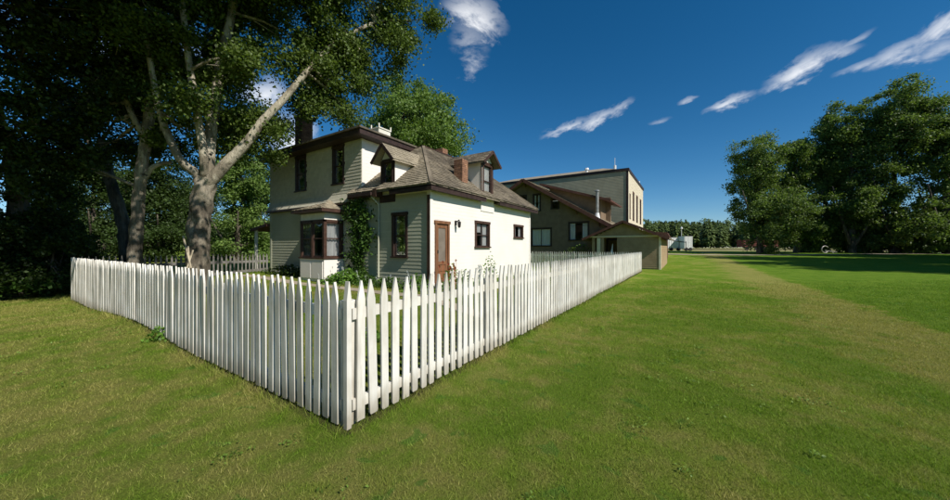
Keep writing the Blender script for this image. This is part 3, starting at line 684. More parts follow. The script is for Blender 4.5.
lf.build('screen_door_leaf', 'door_wood', door)
s_ = MB(); fb(s_, 'Y', Y0, i0+.09, i1-.09, .003, .018, z0+.72, z1-.22); s_.build('screen', 'mesh_screen', door)
MB().box(i0+.02, Y0-.05, 1.42, i0+.05, Y0-.016, 1.52).build('door_handle', 'iron', door)
MB().box(7.6, Y0-.6, gz(8, 5.8)-.05, 8.5, Y0-.035, .43).build('doorstep', 'stone', H)
lp = MB(); lp.box(8.71, Y0-.045, 2.32, 8.79, Y0-.022, 2.48); lp.bar((8.75, Y0-.04, 2.42), (8.75, Y0-.17, 2.5), .025); lp.bar((8.75, Y0-.17, 2.5), (8.75, Y0-.17, 2.43), .02)
lp.tube([(8.75, Y0-.17, 2.45), (8.75, Y0-.17, 2.42), (8.75, Y0-.17, 2.27), (8.75, Y0-.17, 2.24)], [.03, .06, .045, .02], 8); lp.build('wall_lamp', 'iron', H)
# downspout
ds = MB(); yd = 8.52
ds.tube([(ax0+.02, yd+.12, EE-.12), (ax0+.02, yd+.10, EE-.2), (ax0+.12, yd+.03, EE-.32), (X0-.07, yd, EE-.42), (X0-.06, yd, EE-.55), (X0-.06, yd, .62), (X0-.14, yd-.02, .52)], .029, 8)
ds.build('downspout', 'sage_shade_paint', H, smooth=True)
MB().box(ax0-.09, 8.55, EE-.15, ax0-.005, YU+.3, EE-.05).build('gutter', 'dark_trim', H)
# dormer over the left-facing wall
def dormer(face, pl, a0, a1, zb, zw, apex, over, front_over, win, back, trim, amid=None, cheek='house_paint', roofm='light_shingle', glasscur=0):
    am = (a0+a1)/2; q = lambda a, d, z: fpt(face, pl, a, d, z)
    mb = MB(); th = .08
    # front face around window, gable, two cheeks
    wh = inn(win, .05)
    wall(mb, face, pl, a0, a1, zb, zw, [wh], .06)
    sl_ = (apex-zw)/((a1-a0)/2+over)*((a1-a0)/2)
    gz_ = zw+ (apex-zw)*((a1-a0)/2)/((a1-a0)/2+over)
    mb.prism([q(a0, 0, zw), q(a1, 0, zw), q(am, 0, zw+(apex-zw)*.93)], Vector(q(0, .06, 0))-Vector(q(0, 0, 0)))
    fb(mb, face, pl, a0, a0+.06, .06, back, zb-.3, zw+.02); fb(mb, face, pl, a1-.06, a1, .06, back, zb-.3, zw+.02)
    D = mb.build('dormer', cheek, H)
    hw = (a1-a0)/2+over; zl = zw-.05
    r_ = MB()
    for s in(-1, 1):
        p = [q(am, -front_over, apex), q(am+s*hw, -front_over, zl), q(am+s*hw, back, zl), q(am, back, apex)]
        r_.slab(p if s*(1 if face == 'Y' else -1) < 0 else p[::-1], .05)
    r_.build('dormer_roof', roofm, D)
    for s in(-1, 1):
        U = Vector(q(0, 1, 0))-Vector(q(0, 0, 0)); Vv = Vector(q(-s*hw, 0, apex-zl))-Vector(q(0, 0, 0)); O = Vector(q(am+s*(hw+.01), -front_over, zl))
        Lq = Vv.length
        shingles(O, U, Vv, lambda v: (0, back+front_over), Lq, expo=.11, width=.12, seed=11+s, thick=.01, tilt=.02).build('shingles', roofm, D, kind='stuff')
    bg_ = MB()
    for s in(-1, 1): bg_.bar(q(am, -front_over-.012, apex-.045), q(am+s*hw, -front_over-.012, zl-.045), .025, .10, up=(0, 0, 1))
    bg_.build('bargeboard', trim, D)
    cb = MB(); fb(cb, face, pl, a0-.012, a0+.05, -.02, .0, zb, zw); fb(cb, face, pl, a1-.05, a1+.012, -.02, .0, zb, zw); fb(cb, face, pl, a0+.05, a1-.05, -.02, 0, zw-.02, zw+.05); cb.build('dormer_trim', trim, D)
    window(D, face, pl, *win, trim=trim, fw=.06, level=2, curtain=glasscur, proud=.035)
    return D
dormer('X', X0, 7.84, 8.46, 3.22, 4.42, 4.93, .19, .26, (7.9, 8.4, 3.42, 4.42), 1.55, 'dark_trim', cheek='house_paint')
dormer('Y', Y0, 10.38, 11.24, 3.1, 4.78, 5.24, .22, .26, (10.48, 11.14, 3.48, 4.74), 2.1, 'brown_trim', roofm='wood_shingle', glasscur=2)
MB().box(X0-.32, 8.36, 3.24, X0-.035, 8.52, 3.5).build('bracket', 'brown_trim', H)
MB().box(10.33, Y0-.03, 2.95, 11.29, Y0+.0, 3.50).build('dormer_apron', 'house_paint', H)
MB().box(X0-.035, 7.80, 3.06, X0-.0, 8.50, 3.30).build('dormer_apron', 'dark_trim', H)
# square bay
bx, b0, b1 = 6.72, 10.42, 11.89; bz0, bz1, bz2, bz3 = .42, 1.26, 2.57, 2.80
B = MB(); B.box(bx, b0, bz0, X0-.024, b1, bz1-.06); B = B.build('bay_window', 'house_paint', H); MB().box(bx+.02, b0+.02, bz2, X0-.024, b1-.02, bz3).build('frieze', 'cream_trim', B)
MB().box(bx-.04, b0-.04, bz1-.06, X0-.024, b1+.04, bz1).build('sill', 'brown_trim', B)
pb = MB()
for a, b in ((b0+.07, (b0+b1)/2-.04), ((b0+b1)/2+.04, b1-.07)): pb.box(bx-.02, a, bz0+.1, bx-.001, b, bz1-.14)
pb.build('panel', 'house_paint', B)
fr = MB()
for y in (b0, (b0+b1)/2-.05, b1-.09): fr.box(bx, y, bz1, bx+.09, y+(.09 if y != (b0+b1)/2-.05 else .1), bz2)
for y in (b0, b1-.09): fr.box(X0-.12, y, bz1, X0-.024, y+.09, bz2)
fr.box(bx+.0, b0+.0, bz2-.08, bx+.07, b1, bz2+.0).box(bx+.07, b0, bz2-.08, X0-.12, b0+.07, bz2).box(bx+.07, b1-.07, bz2-.08, X0-.12, b1, bz2)
fr.build('bay_frame', 'brown_trim', B)
for (f, pl, a, b) in (('X', bx+.02, b0+.09, (b0+b1)/2-.05), ('X', bx+.02, (b0+b1)/2+.05, b1-.09), ('Y', b0+.02, bx+.09, X0-.12)):
    s = MB(); t = .035; m_ = (bz1+bz2)/2
    fb(s, f, pl, a, a+t, 0, .04, bz1, bz2-.08); fb(s, f, pl, b-t, b, 0, .04, bz1, bz2-.08); fb(s, f, pl, a+t, b-t, 0, .04, bz1, bz1+.05); fb(s, f, pl, a+t, b-t, 0, .04, bz2-.13, bz2-.08); fb(s, f, pl, a+t, b-t, 0, .04, m_-.02, m_+.02)
    s.build('sash', 'brown_trim', B)
    g = MB(); g.quad(*[fpt(f, pl, p, .02, z) for p, z in ((a+.01, bz1+.02), (b-.01, bz1+.02), (b-.01, bz2-.1), (a+.01, bz2-.1))]); g.build('glass_pane', 'glass', B)
    if f == 'Y' or a > 11.1:
        c = MB(); n = 14
        for k in range(n):
            q0 = a+(b-a)*k/n; q1 = a+(b-a)*(k+1)/n; d0 = .10+.015*math.sin(k*2); d1 = .10+.015*math.sin(k*2+2)
            c.quad(fpt(f, pl, q0, d0, bz1), fpt(f, pl, q1, d1, bz1), fpt(f, pl, q1, d1, bz2-.1), fpt(f, pl, q0, d0, bz2-.1))
        c.build('curtain', 'curtain', B, smooth=True)
er = [(bx-.22, b0-.22, 2.93), (bx-.22, b1+.22, 2.93), (X0-.16, b1+.22, 2.93), (X0-.16, b0-.22, 2.93)]
t1, t2_ = (X0-.16, (b0+b1)/2-.28, 3.26), (X0-.16, (b0+b1)/2+.28, 3.26)
br = MB(); br.quad(er[0], er[1], t2_, t1).quad(er[3], er[0], t1).quad(er[1], er[2], t2_); br.box(bx-.22, b0-.22, 2.82, X0-.16, b1+.22, 2.925)
br.build('bay_roof', 'brown_trim', B)
Lb = math.hypot(.78, .33)
shingles(er[0], (0, 1, 0), (t1[0]-er[0][0], 0, .33), lambda v: ((t1[1]-er[0][1])*v/.85, (b1-b0+.44)-(er[1][1]-t2_[1])*v/.85), .82, expo=.11, width=.12, seed=21, thick=.008, tilt=.02).build('shingles', 'light_shingle', B, kind='stuff')
shingles(er[0], (1, 0, 0), (0, t1[1]-er[0][1], .33), lambda v: ((t1[0]-er[0][0])*v/.97, t1[0]-er[0][0]), .95, expo=.11, width=.12, seed=22, thick=.008, tilt=.02).build('shingles', 'light_shingle', B, kind='stuff')
MB().box(bx+.03, b0+.03, GB-.3, X0-.05, b1-.03, bz0).build('bay_base', 'stone', B)
# side porch at the far left
pc = MB().slab([(7.35, YL+.11, 2.66), (10.5, YL+.11, 2.66), (10.5, YL+1.6, 2.48), (7.35, YL+1.6, 2.48)], .12).build('porch_roof', 'red_brown', H)
for x in (7.5, 10.3): MB().box(x-.05, YL+1.3, .3, x+.05, YL+1.4, 2.42).build('porch_post', 'cream_trim', H)

# ------------------------------------------------ leaves and trees
def clumps(lobes, per_m3=1.4, shell=.5):
    cs = []
    for (c, r) in lobes:
        r = np.array(r if hasattr(r, '__len__') else (r, r, r), float); vol = 4.19*r.prod(); k = max(4, int(vol*per_m3))
        d = rng.normal(size=(k, 3)); d /= np.linalg.norm(d, axis=1, keepdims=True)
        rad = shell+(1-shell)*rng.random(k)**.6; rad[rng.random(k) < .2] *= .6
        cs.append((np.array(c)+d*r*rad[:, None]*rng.uniform(.8, 1.12, (k, 1)), np.array(c)))
    return cs
def tree(label, base, trunk, limbs, lobes, leafmat_, nleaf, size, clump_r, name='poplar_tree', bark='bark', cat='tree', group=None, per_m3=1.4, shell=.5, sub=True, twig_r=.03, upper_bark=None, clumpflat=.75):
    base = Vector(base); T = thing(name, label, cat, base, group)
    def smooth_path(pts):
        pts = [Vector(p) for p in pts]
        if len(pts) < 3: return pts
        out = []
        for i in range(len(pts)-1):
            p0 = pts[max(i-1, 0)]; p1 = pts[i]; p2 = pts[i+1]; p3 = pts[min(i+2, len(pts)-1)]
            for k in range(5):
                t = k/5; out.append(.5*((2*p1)+(p2-p0)*t+(2*p0-5*p1+4*p2-p3)*t*t+(3*p1-p0-3*p2+p3)*t**3))
        return out+[pts[-1]]
    def tb(name_, spec, mat, jit=.05, n=14):
        pts, r0, r1 = spec; sp_ = smooth_path(pts); m = len(sp_)
        rad = [r0+(r1-r0)*(k/(m-1)) for k in range(m)]
        if name_ == 'trunk': rad = [r*(1+.18*math.exp(-k/(m-1)*9)) for k, r in enumerate(rad)]
        if name_ == 'trunk' and r0 > .15:
            fine = []; fr_ = []
            for k in range(m-1):
                for q in range(4): fine.append(sp_[k].lerp(sp_[k+1], q/4)); fr_.append(rad[k]+(rad[k+1]-rad[k])*q/4)
            mb = MB().tube(fine+[sp_[-1]], fr_+[rad[-1]], 40, jit=jit); nn = len(fine)+1
            for k in range(nn):
                c = (fine+[sp_[-1]])[k]
                for j in range(40):
                    t = 2*math.pi*j/40; v = Vector(mb.v[k*40+j])-c
                    q = 1+.035*math.sin(9*t+.9*math.sin(k*.23)+.5*math.sin(k*.9))+.025*math.sin(17*t+1.3*math.sin(k*.31))+.03*math.sin(k*.37+2*t)+random.uniform(-.012, .012)+.04*math.exp(-k/nn*14)*math.sin(5*t+1)
                    mb.v[k*40+j] = tuple(c+v*q)
            return mb.build(name_, mat, T, smooth=True)
        return MB().tube(sp_, rad, n, jit=jit).build(name_, mat, T, smooth=True)
    tb('trunk', trunk, bark)
    for l in limbs: tb('limb', l, upper_bark or bark, .035, 10)
    cs = clumps(lobes, per_m3, shell)
    allp = []; tw = MB(); tot = sum(len(c) for c, _ in cs)
    nodes = [Vector(p) for l in limbs for p in smooth_path(l[0])]+[Vector(p) for p in smooth_path(trunk[0])[-4:]]
    for pts, c in cs:
        n = max(1, int(nleaf*len(pts)/tot))
        idx = rng.integers(0, len(pts), n); g = rng.normal(size=(n, 3))*clump_r*.55; g[:, 2] *= clumpflat
        csz = rng.uniform(.6, 1.35, len(pts))[idx][:, None]
        allp.append(pts[idx]+g*csz)
        if sub:
            cv = Vector(c); near_ = min(nodes, key=lambda q: (q-cv).length)
            mid = near_.lerp(cv, .5)+Vector((0, 0, .1)); tw.tube([near_, mid, cv], [twig_r*1.8, twig_r*1.3, twig_r*.8], 6)
            for j in range(0, len(pts), 2):
                p = Vector(pts[j]); m2 = cv.lerp(p, .5)+Vector(rng.normal(size=3)*.12); st = near_.lerp(cv, random.uniform(.35, 1))
                tw.tube([st, m2, p], [twig_r*.7, twig_r*.5, twig_r*.15], 4, cap=False)
    if sub: tw.build('branches', upper_bark or bark, T, kind='stuff')
    P_ = np.concatenate(allp); V, F = leafcloud(P_-np.array(base), size)
    cr = bpy.data.objects.new('crown', npmesh('crown', V, F, leafmat_)); col.objects.link(cr); cr.parent = T
    return T
A_ = lambda px, py, z: tuple(at(px, z, py))
def lobe(px, py, z, r): return (A_(px, py, z), r)

# big poplar behind the left fence
b = at(198, 10.8); b.z = gz(b.x, b.y)-.05
tree('big poplar with thick pale forked trunk standing behind the left picket fence', b,
     ([tuple(b), A_(198, 258, 10.8), A_(199, 225, 10.8), A_(203, 196, 10.8), A_(207, 178, 10.8)], .30, .29),
     [([A_(208, 184, 10.8), A_(217, 174, 10.8), A_(232, 158, 10.9), A_(248, 141, 11), A_(263, 121, 11.1), A_(284, 99, 11.3), A_(312, 66, 11.7), A_(340, 40, 12.2), A_(375, 22, 12.8)], .20, .06),
      ([A_(207, 184, 10.8), A_(208, 165, 10.8), A_(210, 140, 10.9), A_(214, 110, 11), A_(220, 66, 11.1), A_(232, 12, 11.2), A_(240, -50, 11.3)], .21, .10),
      ([A_(204, 188, 10.8), A_(197, 174, 10.7), A_(182, 162, 10.5), A_(170, 140, 10.3), A_(160, 112, 10.2), A_(150, 60, 10.2), A_(140, 0, 10.2)], .15, .06),
      ([A_(205, 176, 10.7), A_(203, 150, 10.5), A_(198, 118, 10.4), A_(190, 70, 10.3), A_(184, 20, 10.3), A_(180, -40, 10.3)], .13, .07)],
     [lobe(412, 22, 13.2, (1.15, 1.15, 1.0)), lobe(385, 45, 13, (1.3, 1.3, .95)), lobe(372, 5, 12.8, (1.6, 1.6, 1.3)), lobe(340, 28, 12.3, (1.5, 1.5, 1.1)), lobe(330, 92, 12.6, (1.2, 1.2, .95)), lobe(352, 70, 12.8, (1.1, 1.1, .8)),
      lobe(300, -5, 11.9, (1.5, 1.5, .8)), lobe(318, 62, 12.2, (1.0, 1.0, .7)), lobe(258, 60, 11.6, (1.2, 1.2, .45)), lobe(270, 130, 11.8, (.75, .75, .6)), lobe(246, 118, 11.6, (.8, .8, .8)), lobe(250, 150, 12, (.8, .8, .5)), lobe(236, 84, 11.6, (.9, .9, .9)),
      lobe(205, 40, 11.9, (1.5, 1.5, 1.5)), lobe(165, 20, 10.3, (1.7, 1.7, 1.6)), lobe(165, 80, 11.6, (1.4, 1.4, 1.3)), lobe(215, -40, 11, (2.2, 2.2, 1.6)), lobe(330, -60, 12, (2.4, 2.4, 1.5)), lobe(180, 130, 11.6, (1.2, 1.2, .7)), lobe(275, -60, 10.5, (2.3, 2.3, 1.5)),
      lobe(232, 56, 9.9, (.6, .6, .5)), lobe(186, 100, 9.8, (.6, .6, .4)), lobe(300, 85, 12.4, (1.1, 1.1, .9)), lobe(322, 105, 12.6, (.9, .9, .7)), lobe(360, 50, 12.4, (1.1, 1.1, .8)), lobe(345, 108, 12.8, (.9, .9, .6)), lobe(215, 130, 12.4, (1.2, 1.2, .8)), lobe(160, 160, 13, (1.2, 1.2, .7)), lobe(290, 35, 12.4, (1.0, 1.0, .7)), lobe(400, -45, 12.8, (1.7, 1.7, 1.3)), lobe(235, 20, 12.6, (1.5, 1.5, 1.2)), lobe(222, 100, 12.8, (1.3, 1.3, 1.2))],
     'poplar_leaves', 215000, .098, .50, bark='poplar_bark', upper_bark='poplar_bark', per_m3=1.1)
# second trunk
b = at(136, 11); b.z = gz(b.x, b.y)-.05
tree('slimmer dark-trunked poplar left of the big forked poplar', b,
     ([tuple(b), A_(135, 255, 11), A_(137, 225, 11), A_(139, 195, 11), A_(143, 160, 11), A_(148, 126, 11), A_(152, 80, 11)], .185, .13),
     [([A_(140, 188, 11), A_(150, 170, 11), A_(160, 164, 11.1), A_(172, 162, 11.3)], .09, .05), ([A_(146, 140, 11), A_(130, 110, 10.8), A_(118, 70, 10.6), A_(105, 10, 10.4)], .10, .05), ([A_(151, 90, 11), A_(153, 40, 11), A_(150, -30, 11)], .13, .08)],
     [lobe(110, 60, 10.4, (1.8, 1.8, 1.5)), lobe(75, 110, 10.6, (1.6, 1.6, 1.2)), lobe(120, 120, 10.8, (1.4, 1.4, 1.0)), lobe(130, 0, 10.6, (2, 2, 1.6)), lobe(80, 20, 10.2, (2, 2, 1.6)), lobe(60, 160, 11, (1.4, 1.4, .8)), lobe(150, 150, 12.2, (1.2, 1.2, .6)), lobe(95, -50, 10, (2.2, 2.2, 1.5)), lobe(108, 150, 12, (1.2, 1.2, .7))],
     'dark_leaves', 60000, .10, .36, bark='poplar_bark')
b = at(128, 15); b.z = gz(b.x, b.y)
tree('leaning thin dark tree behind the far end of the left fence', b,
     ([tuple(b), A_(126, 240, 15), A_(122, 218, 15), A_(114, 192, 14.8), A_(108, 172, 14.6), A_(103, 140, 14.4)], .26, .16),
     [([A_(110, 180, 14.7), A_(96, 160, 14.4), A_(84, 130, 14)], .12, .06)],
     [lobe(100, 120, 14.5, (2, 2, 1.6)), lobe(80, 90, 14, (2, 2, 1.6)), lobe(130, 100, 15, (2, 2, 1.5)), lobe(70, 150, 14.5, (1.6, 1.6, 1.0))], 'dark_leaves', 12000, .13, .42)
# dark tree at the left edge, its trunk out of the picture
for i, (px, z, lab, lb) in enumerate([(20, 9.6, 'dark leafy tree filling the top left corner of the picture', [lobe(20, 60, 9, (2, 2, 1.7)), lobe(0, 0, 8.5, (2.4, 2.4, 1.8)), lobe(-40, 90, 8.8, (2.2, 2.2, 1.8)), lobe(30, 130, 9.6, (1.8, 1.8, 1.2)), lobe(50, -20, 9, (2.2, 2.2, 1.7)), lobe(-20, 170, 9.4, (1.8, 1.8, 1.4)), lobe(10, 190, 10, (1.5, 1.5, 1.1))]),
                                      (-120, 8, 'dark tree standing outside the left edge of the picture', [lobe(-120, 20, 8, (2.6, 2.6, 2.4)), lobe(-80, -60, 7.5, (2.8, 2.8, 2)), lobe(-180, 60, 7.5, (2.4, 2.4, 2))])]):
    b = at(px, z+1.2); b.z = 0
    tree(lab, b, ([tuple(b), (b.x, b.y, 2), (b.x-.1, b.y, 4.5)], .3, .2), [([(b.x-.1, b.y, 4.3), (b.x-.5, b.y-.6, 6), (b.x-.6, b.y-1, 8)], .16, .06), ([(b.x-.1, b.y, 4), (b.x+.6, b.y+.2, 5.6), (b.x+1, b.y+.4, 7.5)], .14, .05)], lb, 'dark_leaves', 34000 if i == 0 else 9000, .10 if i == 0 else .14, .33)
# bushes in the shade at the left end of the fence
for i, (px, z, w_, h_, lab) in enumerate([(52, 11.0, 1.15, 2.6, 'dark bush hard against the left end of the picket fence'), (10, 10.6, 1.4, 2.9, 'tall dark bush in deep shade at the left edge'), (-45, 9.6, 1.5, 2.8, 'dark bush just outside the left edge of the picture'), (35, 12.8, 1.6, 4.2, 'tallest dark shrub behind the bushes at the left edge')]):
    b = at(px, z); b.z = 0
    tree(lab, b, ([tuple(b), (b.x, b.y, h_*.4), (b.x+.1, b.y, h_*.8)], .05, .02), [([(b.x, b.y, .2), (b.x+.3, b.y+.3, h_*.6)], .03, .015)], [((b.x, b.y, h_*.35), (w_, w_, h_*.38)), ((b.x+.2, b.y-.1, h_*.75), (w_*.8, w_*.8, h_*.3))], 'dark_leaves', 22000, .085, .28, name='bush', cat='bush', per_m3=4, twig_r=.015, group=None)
b = at(25, 10.2); b.z = gz(b.x, b.y); pts = rng.normal(size=(500, 3))*np.array([.45, .3, .1])+np.array([b.x, b.y, .45])
V, F = leafcloud(pts, .12); T = thing('low_plant', 'low green leafy plant catching light below the dark bushes', 'plant', (b.x, b.y, 0)); V = V-np.array([b.x, b.y, 0]); o = bpy.data.objects.new('foliage', npmesh('foliage', V, F, 'vine_leaves')); col.objects.link(o); o.parent = T

# trees beyond the yard on the left
def simple_tree(px, z, h, r, lab, mat='bright_leaves', n=26000, size=.16, group=None, trunkh=.3, squash=1.0, name='leafy_tree', cl=.6, seed=0, base=None, per=.5, right=None, rt=.22):
    rs = random.Random(seed+int(px)); b = Vector((base[0], base[1], 0)) if base else at(px, z); b.z = gz(b.x, b.y)-.05
    lobes = []; n_l = 9
    for k in range(n_l):
        t = k/(n_l-1); zz = h*(trunkh+(1-trunkh)*(.12+.78*t)); rr_ = r*(.45+.55*math.sin(math.pi*min(1, .25+.75*(1-abs(t-.4)))))*rs.uniform(.8, 1.1)*(1 if t < .7 else .75)
        an = rs.uniform(0, 6.28); q = r*.42*rs.uniform(.5, 1.2)*(1-t*.6)
        lobes.append(((b.x+math.cos(an)*q, b.y+math.sin(an)*q, b.z+zz), (rr_*.72, rr_*.72, rr_*.62*squash)))
    lb = [([(b.x, b.y, b.z+h*trunkh*.7), (b.x+math.cos(a)*r*.3, b.y+math.sin(a)*r*.3, b.z+h*(trunkh+.2)), (b.x+math.cos(a)*r*.55, b.y+math.sin(a)*r*.55, b.z+h*(trunkh+.42))], rt*.5, rt*.15) for a in (0.4, 2.3, 4.4)]
    return tree(lab, b, ([tuple(b), (b.x+.1, b.y, b.z+h*.25), (b.x-.1, b.y+.1, b.z+h*.5), (b.x, b.y, b.z+h*.8)], rt, rt*.25), lb, lobes, mat, n, size, cl, name=name, group=group, per_m3=per, twig_r=.04)
LG = 'trees beyond the yard on the left'
for a in [(95, 24, 8.2, 3.4, 'green tree beyond the left fence, left of the leaning trunk'), (160, 25, 7.4, 3.4, 'sunlit green tree seen between the two poplar trunks'),
          (236, 25, 8.0, 3.5, 'bright green tree beside the left end of the house'), (262, 33, 9.5, 4.2, 'tree partly hidden by the left end of the house'), (200, 34, 8.6, 5.0, 'rounded green tree straight behind the big poplar trunk'), (55, 30, 9, 5, 'tree in the gap above the dark bushes'), (130, 36, 9, 5.5, 'distant rounded tree between the poplar trunks')]:
    simple_tree(a[0], a[1], a[2], a[3], a[4], mat='bright_leaves' if a[0] == 236 else 'left_leaves', n=30000, size=.15, group=LG, trunkh=.05, seed=3)
simple_tree(352, 27, 13.4, 7.6, 'bright green tree rising behind the roof of the tall part of the house', n=110000, size=.17, trunkh=.1, seed=9, squash=.85, base=rd((394-475)/330*26, 26))
simple_tree(440, 30, 12.0, 3.6, 'lower bright tree behind the hip roof of the wing', n=30000, size=.18, trunkh=.2, seed=5, base=rd((436-475)/330*29, 29))
# grove on the right
RG = 'tall trees of the grove on the right'
simple_tree(762, 49, 16.2, 5.6, 'leftmost tall tree of the grove with its dark trunk on the grass', 'grove_leaves', 56700, .235, RG, .16, 1.25, 'grove_tree', .78, 2, rt=.4, per=.28, base=rd((760-475)/330*49, 49))
simple_tree(800, 52, 16.8, 5.2, 'grove tree second from the left, slightly taller', 'grove_leaves', 51300, .235, RG, .14, 1.25, 'grove_tree', .78, 4, rt=.4, per=.28, base=rd((797-475)/330*50, 50))
simple_tree(850, 48, 20.5, 6.2, 'tallest grove tree, left half of the high crown', 'grove_leaves', 74250, .235, RG, .04, 1.25, 'grove_tree', .78, 6, rt=.45, per=.28, base=rd((852-475)/330*47, 47))
simple_tree(826, 50, 17.8, 5.6, 'middle grove tree filling the step between the lower and the higher crowns', 'grove_leaves', 52000, .235, RG, .04, 1.25, 'grove_tree', .78, 12, rt=.4, per=.28, base=rd((826-475)/330*50.5, 50.5))
simple_tree(895, 46, 21.8, 6.8, 'tallest grove tree, right half of the high crown with pale trunk', 'grove_leaves', 81000, .235, RG, .04, 1.25, 'grove_tree', .78, 8, rt=.45, per=.28, base=rd((895-475)/330*45.5, 45.5))
simple_tree(940, 45, 19.5, 6.2, 'grove tree cut by the right edge of the picture', 'grove_leaves', 60750, .235, RG, .04, 1.25, 'grove_tree', .78, 10, rt=.45, per=.28, base=rd((948-475)/330*43, 43))
for i, (x, y, h, r_) in enumerate([(56, -36, 20, 9), (47, -34, 22, 9), (38.5, -30, 17, 7.5), (33, -37, 23, 6)]):
    simple_tree(1100+i*30, 40, h+1.5, r_, ['tree outside the right edge shading the lawn, next to the grove', 'tall tree outside the right edge, second from the grove', 'shorter tree outside the right edge shading the lawn', 'tallest tree outside the right edge, nearest the viewer'][i], 'grove_leaves', 26000, .5, RG, .10, 1.2, 'grove_tree', 1.3, 20+i, rt=.4, per=.2, base=(x, y))
b = Vector((-6.5, 9.0, 0)); b.z = 0  # added out of view; crown lobes placed to shade the bushes and poplar trunks
tree('unseen tall tree added outside the left edge, crown shaped to shade the bushes and poplars', b, ([tuple(b), (-6.3, 8.8, 4), (-5.6, 8.2, 8)], .4, .25), [([(-5.7, 8.3, 7.5), (-3.5, 7.5, 10), (-1, 7.4, 12)], .18, .06), ([(-5.6, 8.2, 7.8), (-5, 7, 11)], .16, .06)],
     [((-4.2, 6, 11), 2.5), ((-1.4, 7, 12), 2.4), ((-6.5, 8, 10), 2.8), ((.8, 8.2, 13), 2.2), ((-3, 9.2, 10.5), 2.2), ((-4, 8, 13.5), 2.6), ((3, 8.5, 13.4), 2.2), ((2.2, 6.8, 14.5), 2.2), ((3.2, 7.0, 8.3), (1.3, 1.3, 1.2)), ((2.1, 8.4, 9.5), (1.3, 1.3, 1.3)), ((.6, 7, 10), 1.6)], 'dark_leaves', 44000, .2, .7)
for i, (x, y, h) in enumerate([(-26, -4, 12), (-29, 5, 14), (-27, 13, 13), (-30, 22, 15), (-24, 30, 13)]):
    simple_tree(2000+i*7, 40, h, 6.5, ['tree behind the viewer, nearest the open lawn', 'second tree of the row behind the viewer', 'middle tree of the row behind the viewer', 'tallest tree of the row behind the viewer', 'last tree of the row behind the viewer, by the dark bushes'][i], 'grove_leaves', 14000, .6, 'trees behind the viewer', .04, 1.2, 'leafy_tree', 1.2, 50+i, rt=.35, per=.2, base=(x, y))
for i, (x, y, h) in enumerate([(-9, 24, 11), (-15, 31, 13), (-5, 33, 12)]):
    simple_tree(2100+i*7, 40, h, 5.5, ['tree outside the left edge beyond the dark bushes', 'taller tree outside the left edge, farthest to the side', 'tree outside the left edge, farthest back'][i], 'grove_leaves', 16000, .4, LG, .04, 1.2, 'leafy_tree', 1.0, 60+i, rt=.3, per=.2, base=(x, y))
# undergrowth below the grove
for i, (px, z, w_, h_, lab) in enumerate([(905, 46, 3.0, 2.6, 'dark shrub under the tallest grove tree'), (928, 44, 2.4, 3.0, 'green shrub beside the grey shed at the right edge'), (870, 47, 1.9, 2.6, 'dark shrub at the foot of the high crown'), (810, 54, 3.2, 3.4, 'dark shrub behind the pale yard equipment'), (846, 56, 3.4, 3.6, 'dark shrub deep under the grove')]):
    b = Vector((*rd((px-475)/330*z, z), 0)); b.z = gz(b.x, b.y)
    tree(lab, b, ([tuple(b), (b.x, b.y, b.z+h_*.4), (b.x+.1, b.y, b.z+h_*.8)], .08, .03), [], [((b.x, b.y, b.z+h_*.45), (w_, w_, h_*.5))], 'grove_leaves', 5000, .25, .5, name='shrub', cat='bush', sub=False, per_m3=1)
# far conifer forest
def forest():
    Vs = []; Fs = []; off = 0; rs = np.random.default_rng(5)
    for i in range(1900):
        a = rs.uniform(-66, 60); dpt = rs.uniform(165, 215); rr_ = math.tan(R(a)) if abs(a) < 55 else math.tan(R(55))*np.sign(a)
        dd = dpt*math.cos(R(a)) if abs(a) > 35 else dpt*.95; x, y = rd(dd*math.tan(R(a)), dd)
        h = rs.uniform(11.2, 13.6)*(dd/170)**.9*(1.12 if rs.random() < .12 else 1); n = 130; t = rs.random(n)**.7; rad = ((1-t)*h*.24*rs.uniform(.7, 1.1)+.25) if rs.random() < .6 else np.sqrt(np.clip(1-(2*t-1)**2, 0, 1))*h*.26+.2
        an = rs.uniform(0, 6.28, n); q = np.stack([np.cos(an)*rad, np.sin(an)*rad, .4+t*h], -1); s = (.7+1.1*(1-t))[:, None]*(h/14)
        out = np.stack([np.cos(an), np.sin(an), -.35+0*an], -1); tan = np.stack([-np.sin(an), np.cos(an), 0*an], -1)
        g = float(ground(x, y)); P0 = np.array([x, y, g]); v = np.empty((n, 3, 3)); v[:, 0] = P0+q-tan*s*.55-out*s*.8+np.array([0, 0, .5])*s; v[:, 1] = P0+q+tan*s*.55-out*s*.8+np.array([0, 0, .5])*s; v[:, 2] = P0+q+out*s*.6
        Vs.append(v.reshape(-1, 3)); Fs.append(np.arange(n*3).reshape(-1, 3)+off); off += n*3
    return np.concatenate(Vs), np.concatenate(Fs)
V, F = forest(); o = bpy.data.objects.new('conifer_forest', npmesh('conifer_forest', V, F, 'conifer_leaves')); col.objects.link(o); o['kind'] = 'stuff'; tag(o, 'distant dark conifer forest along the horizon', 'forest'); o['kind'] = 'stuff'

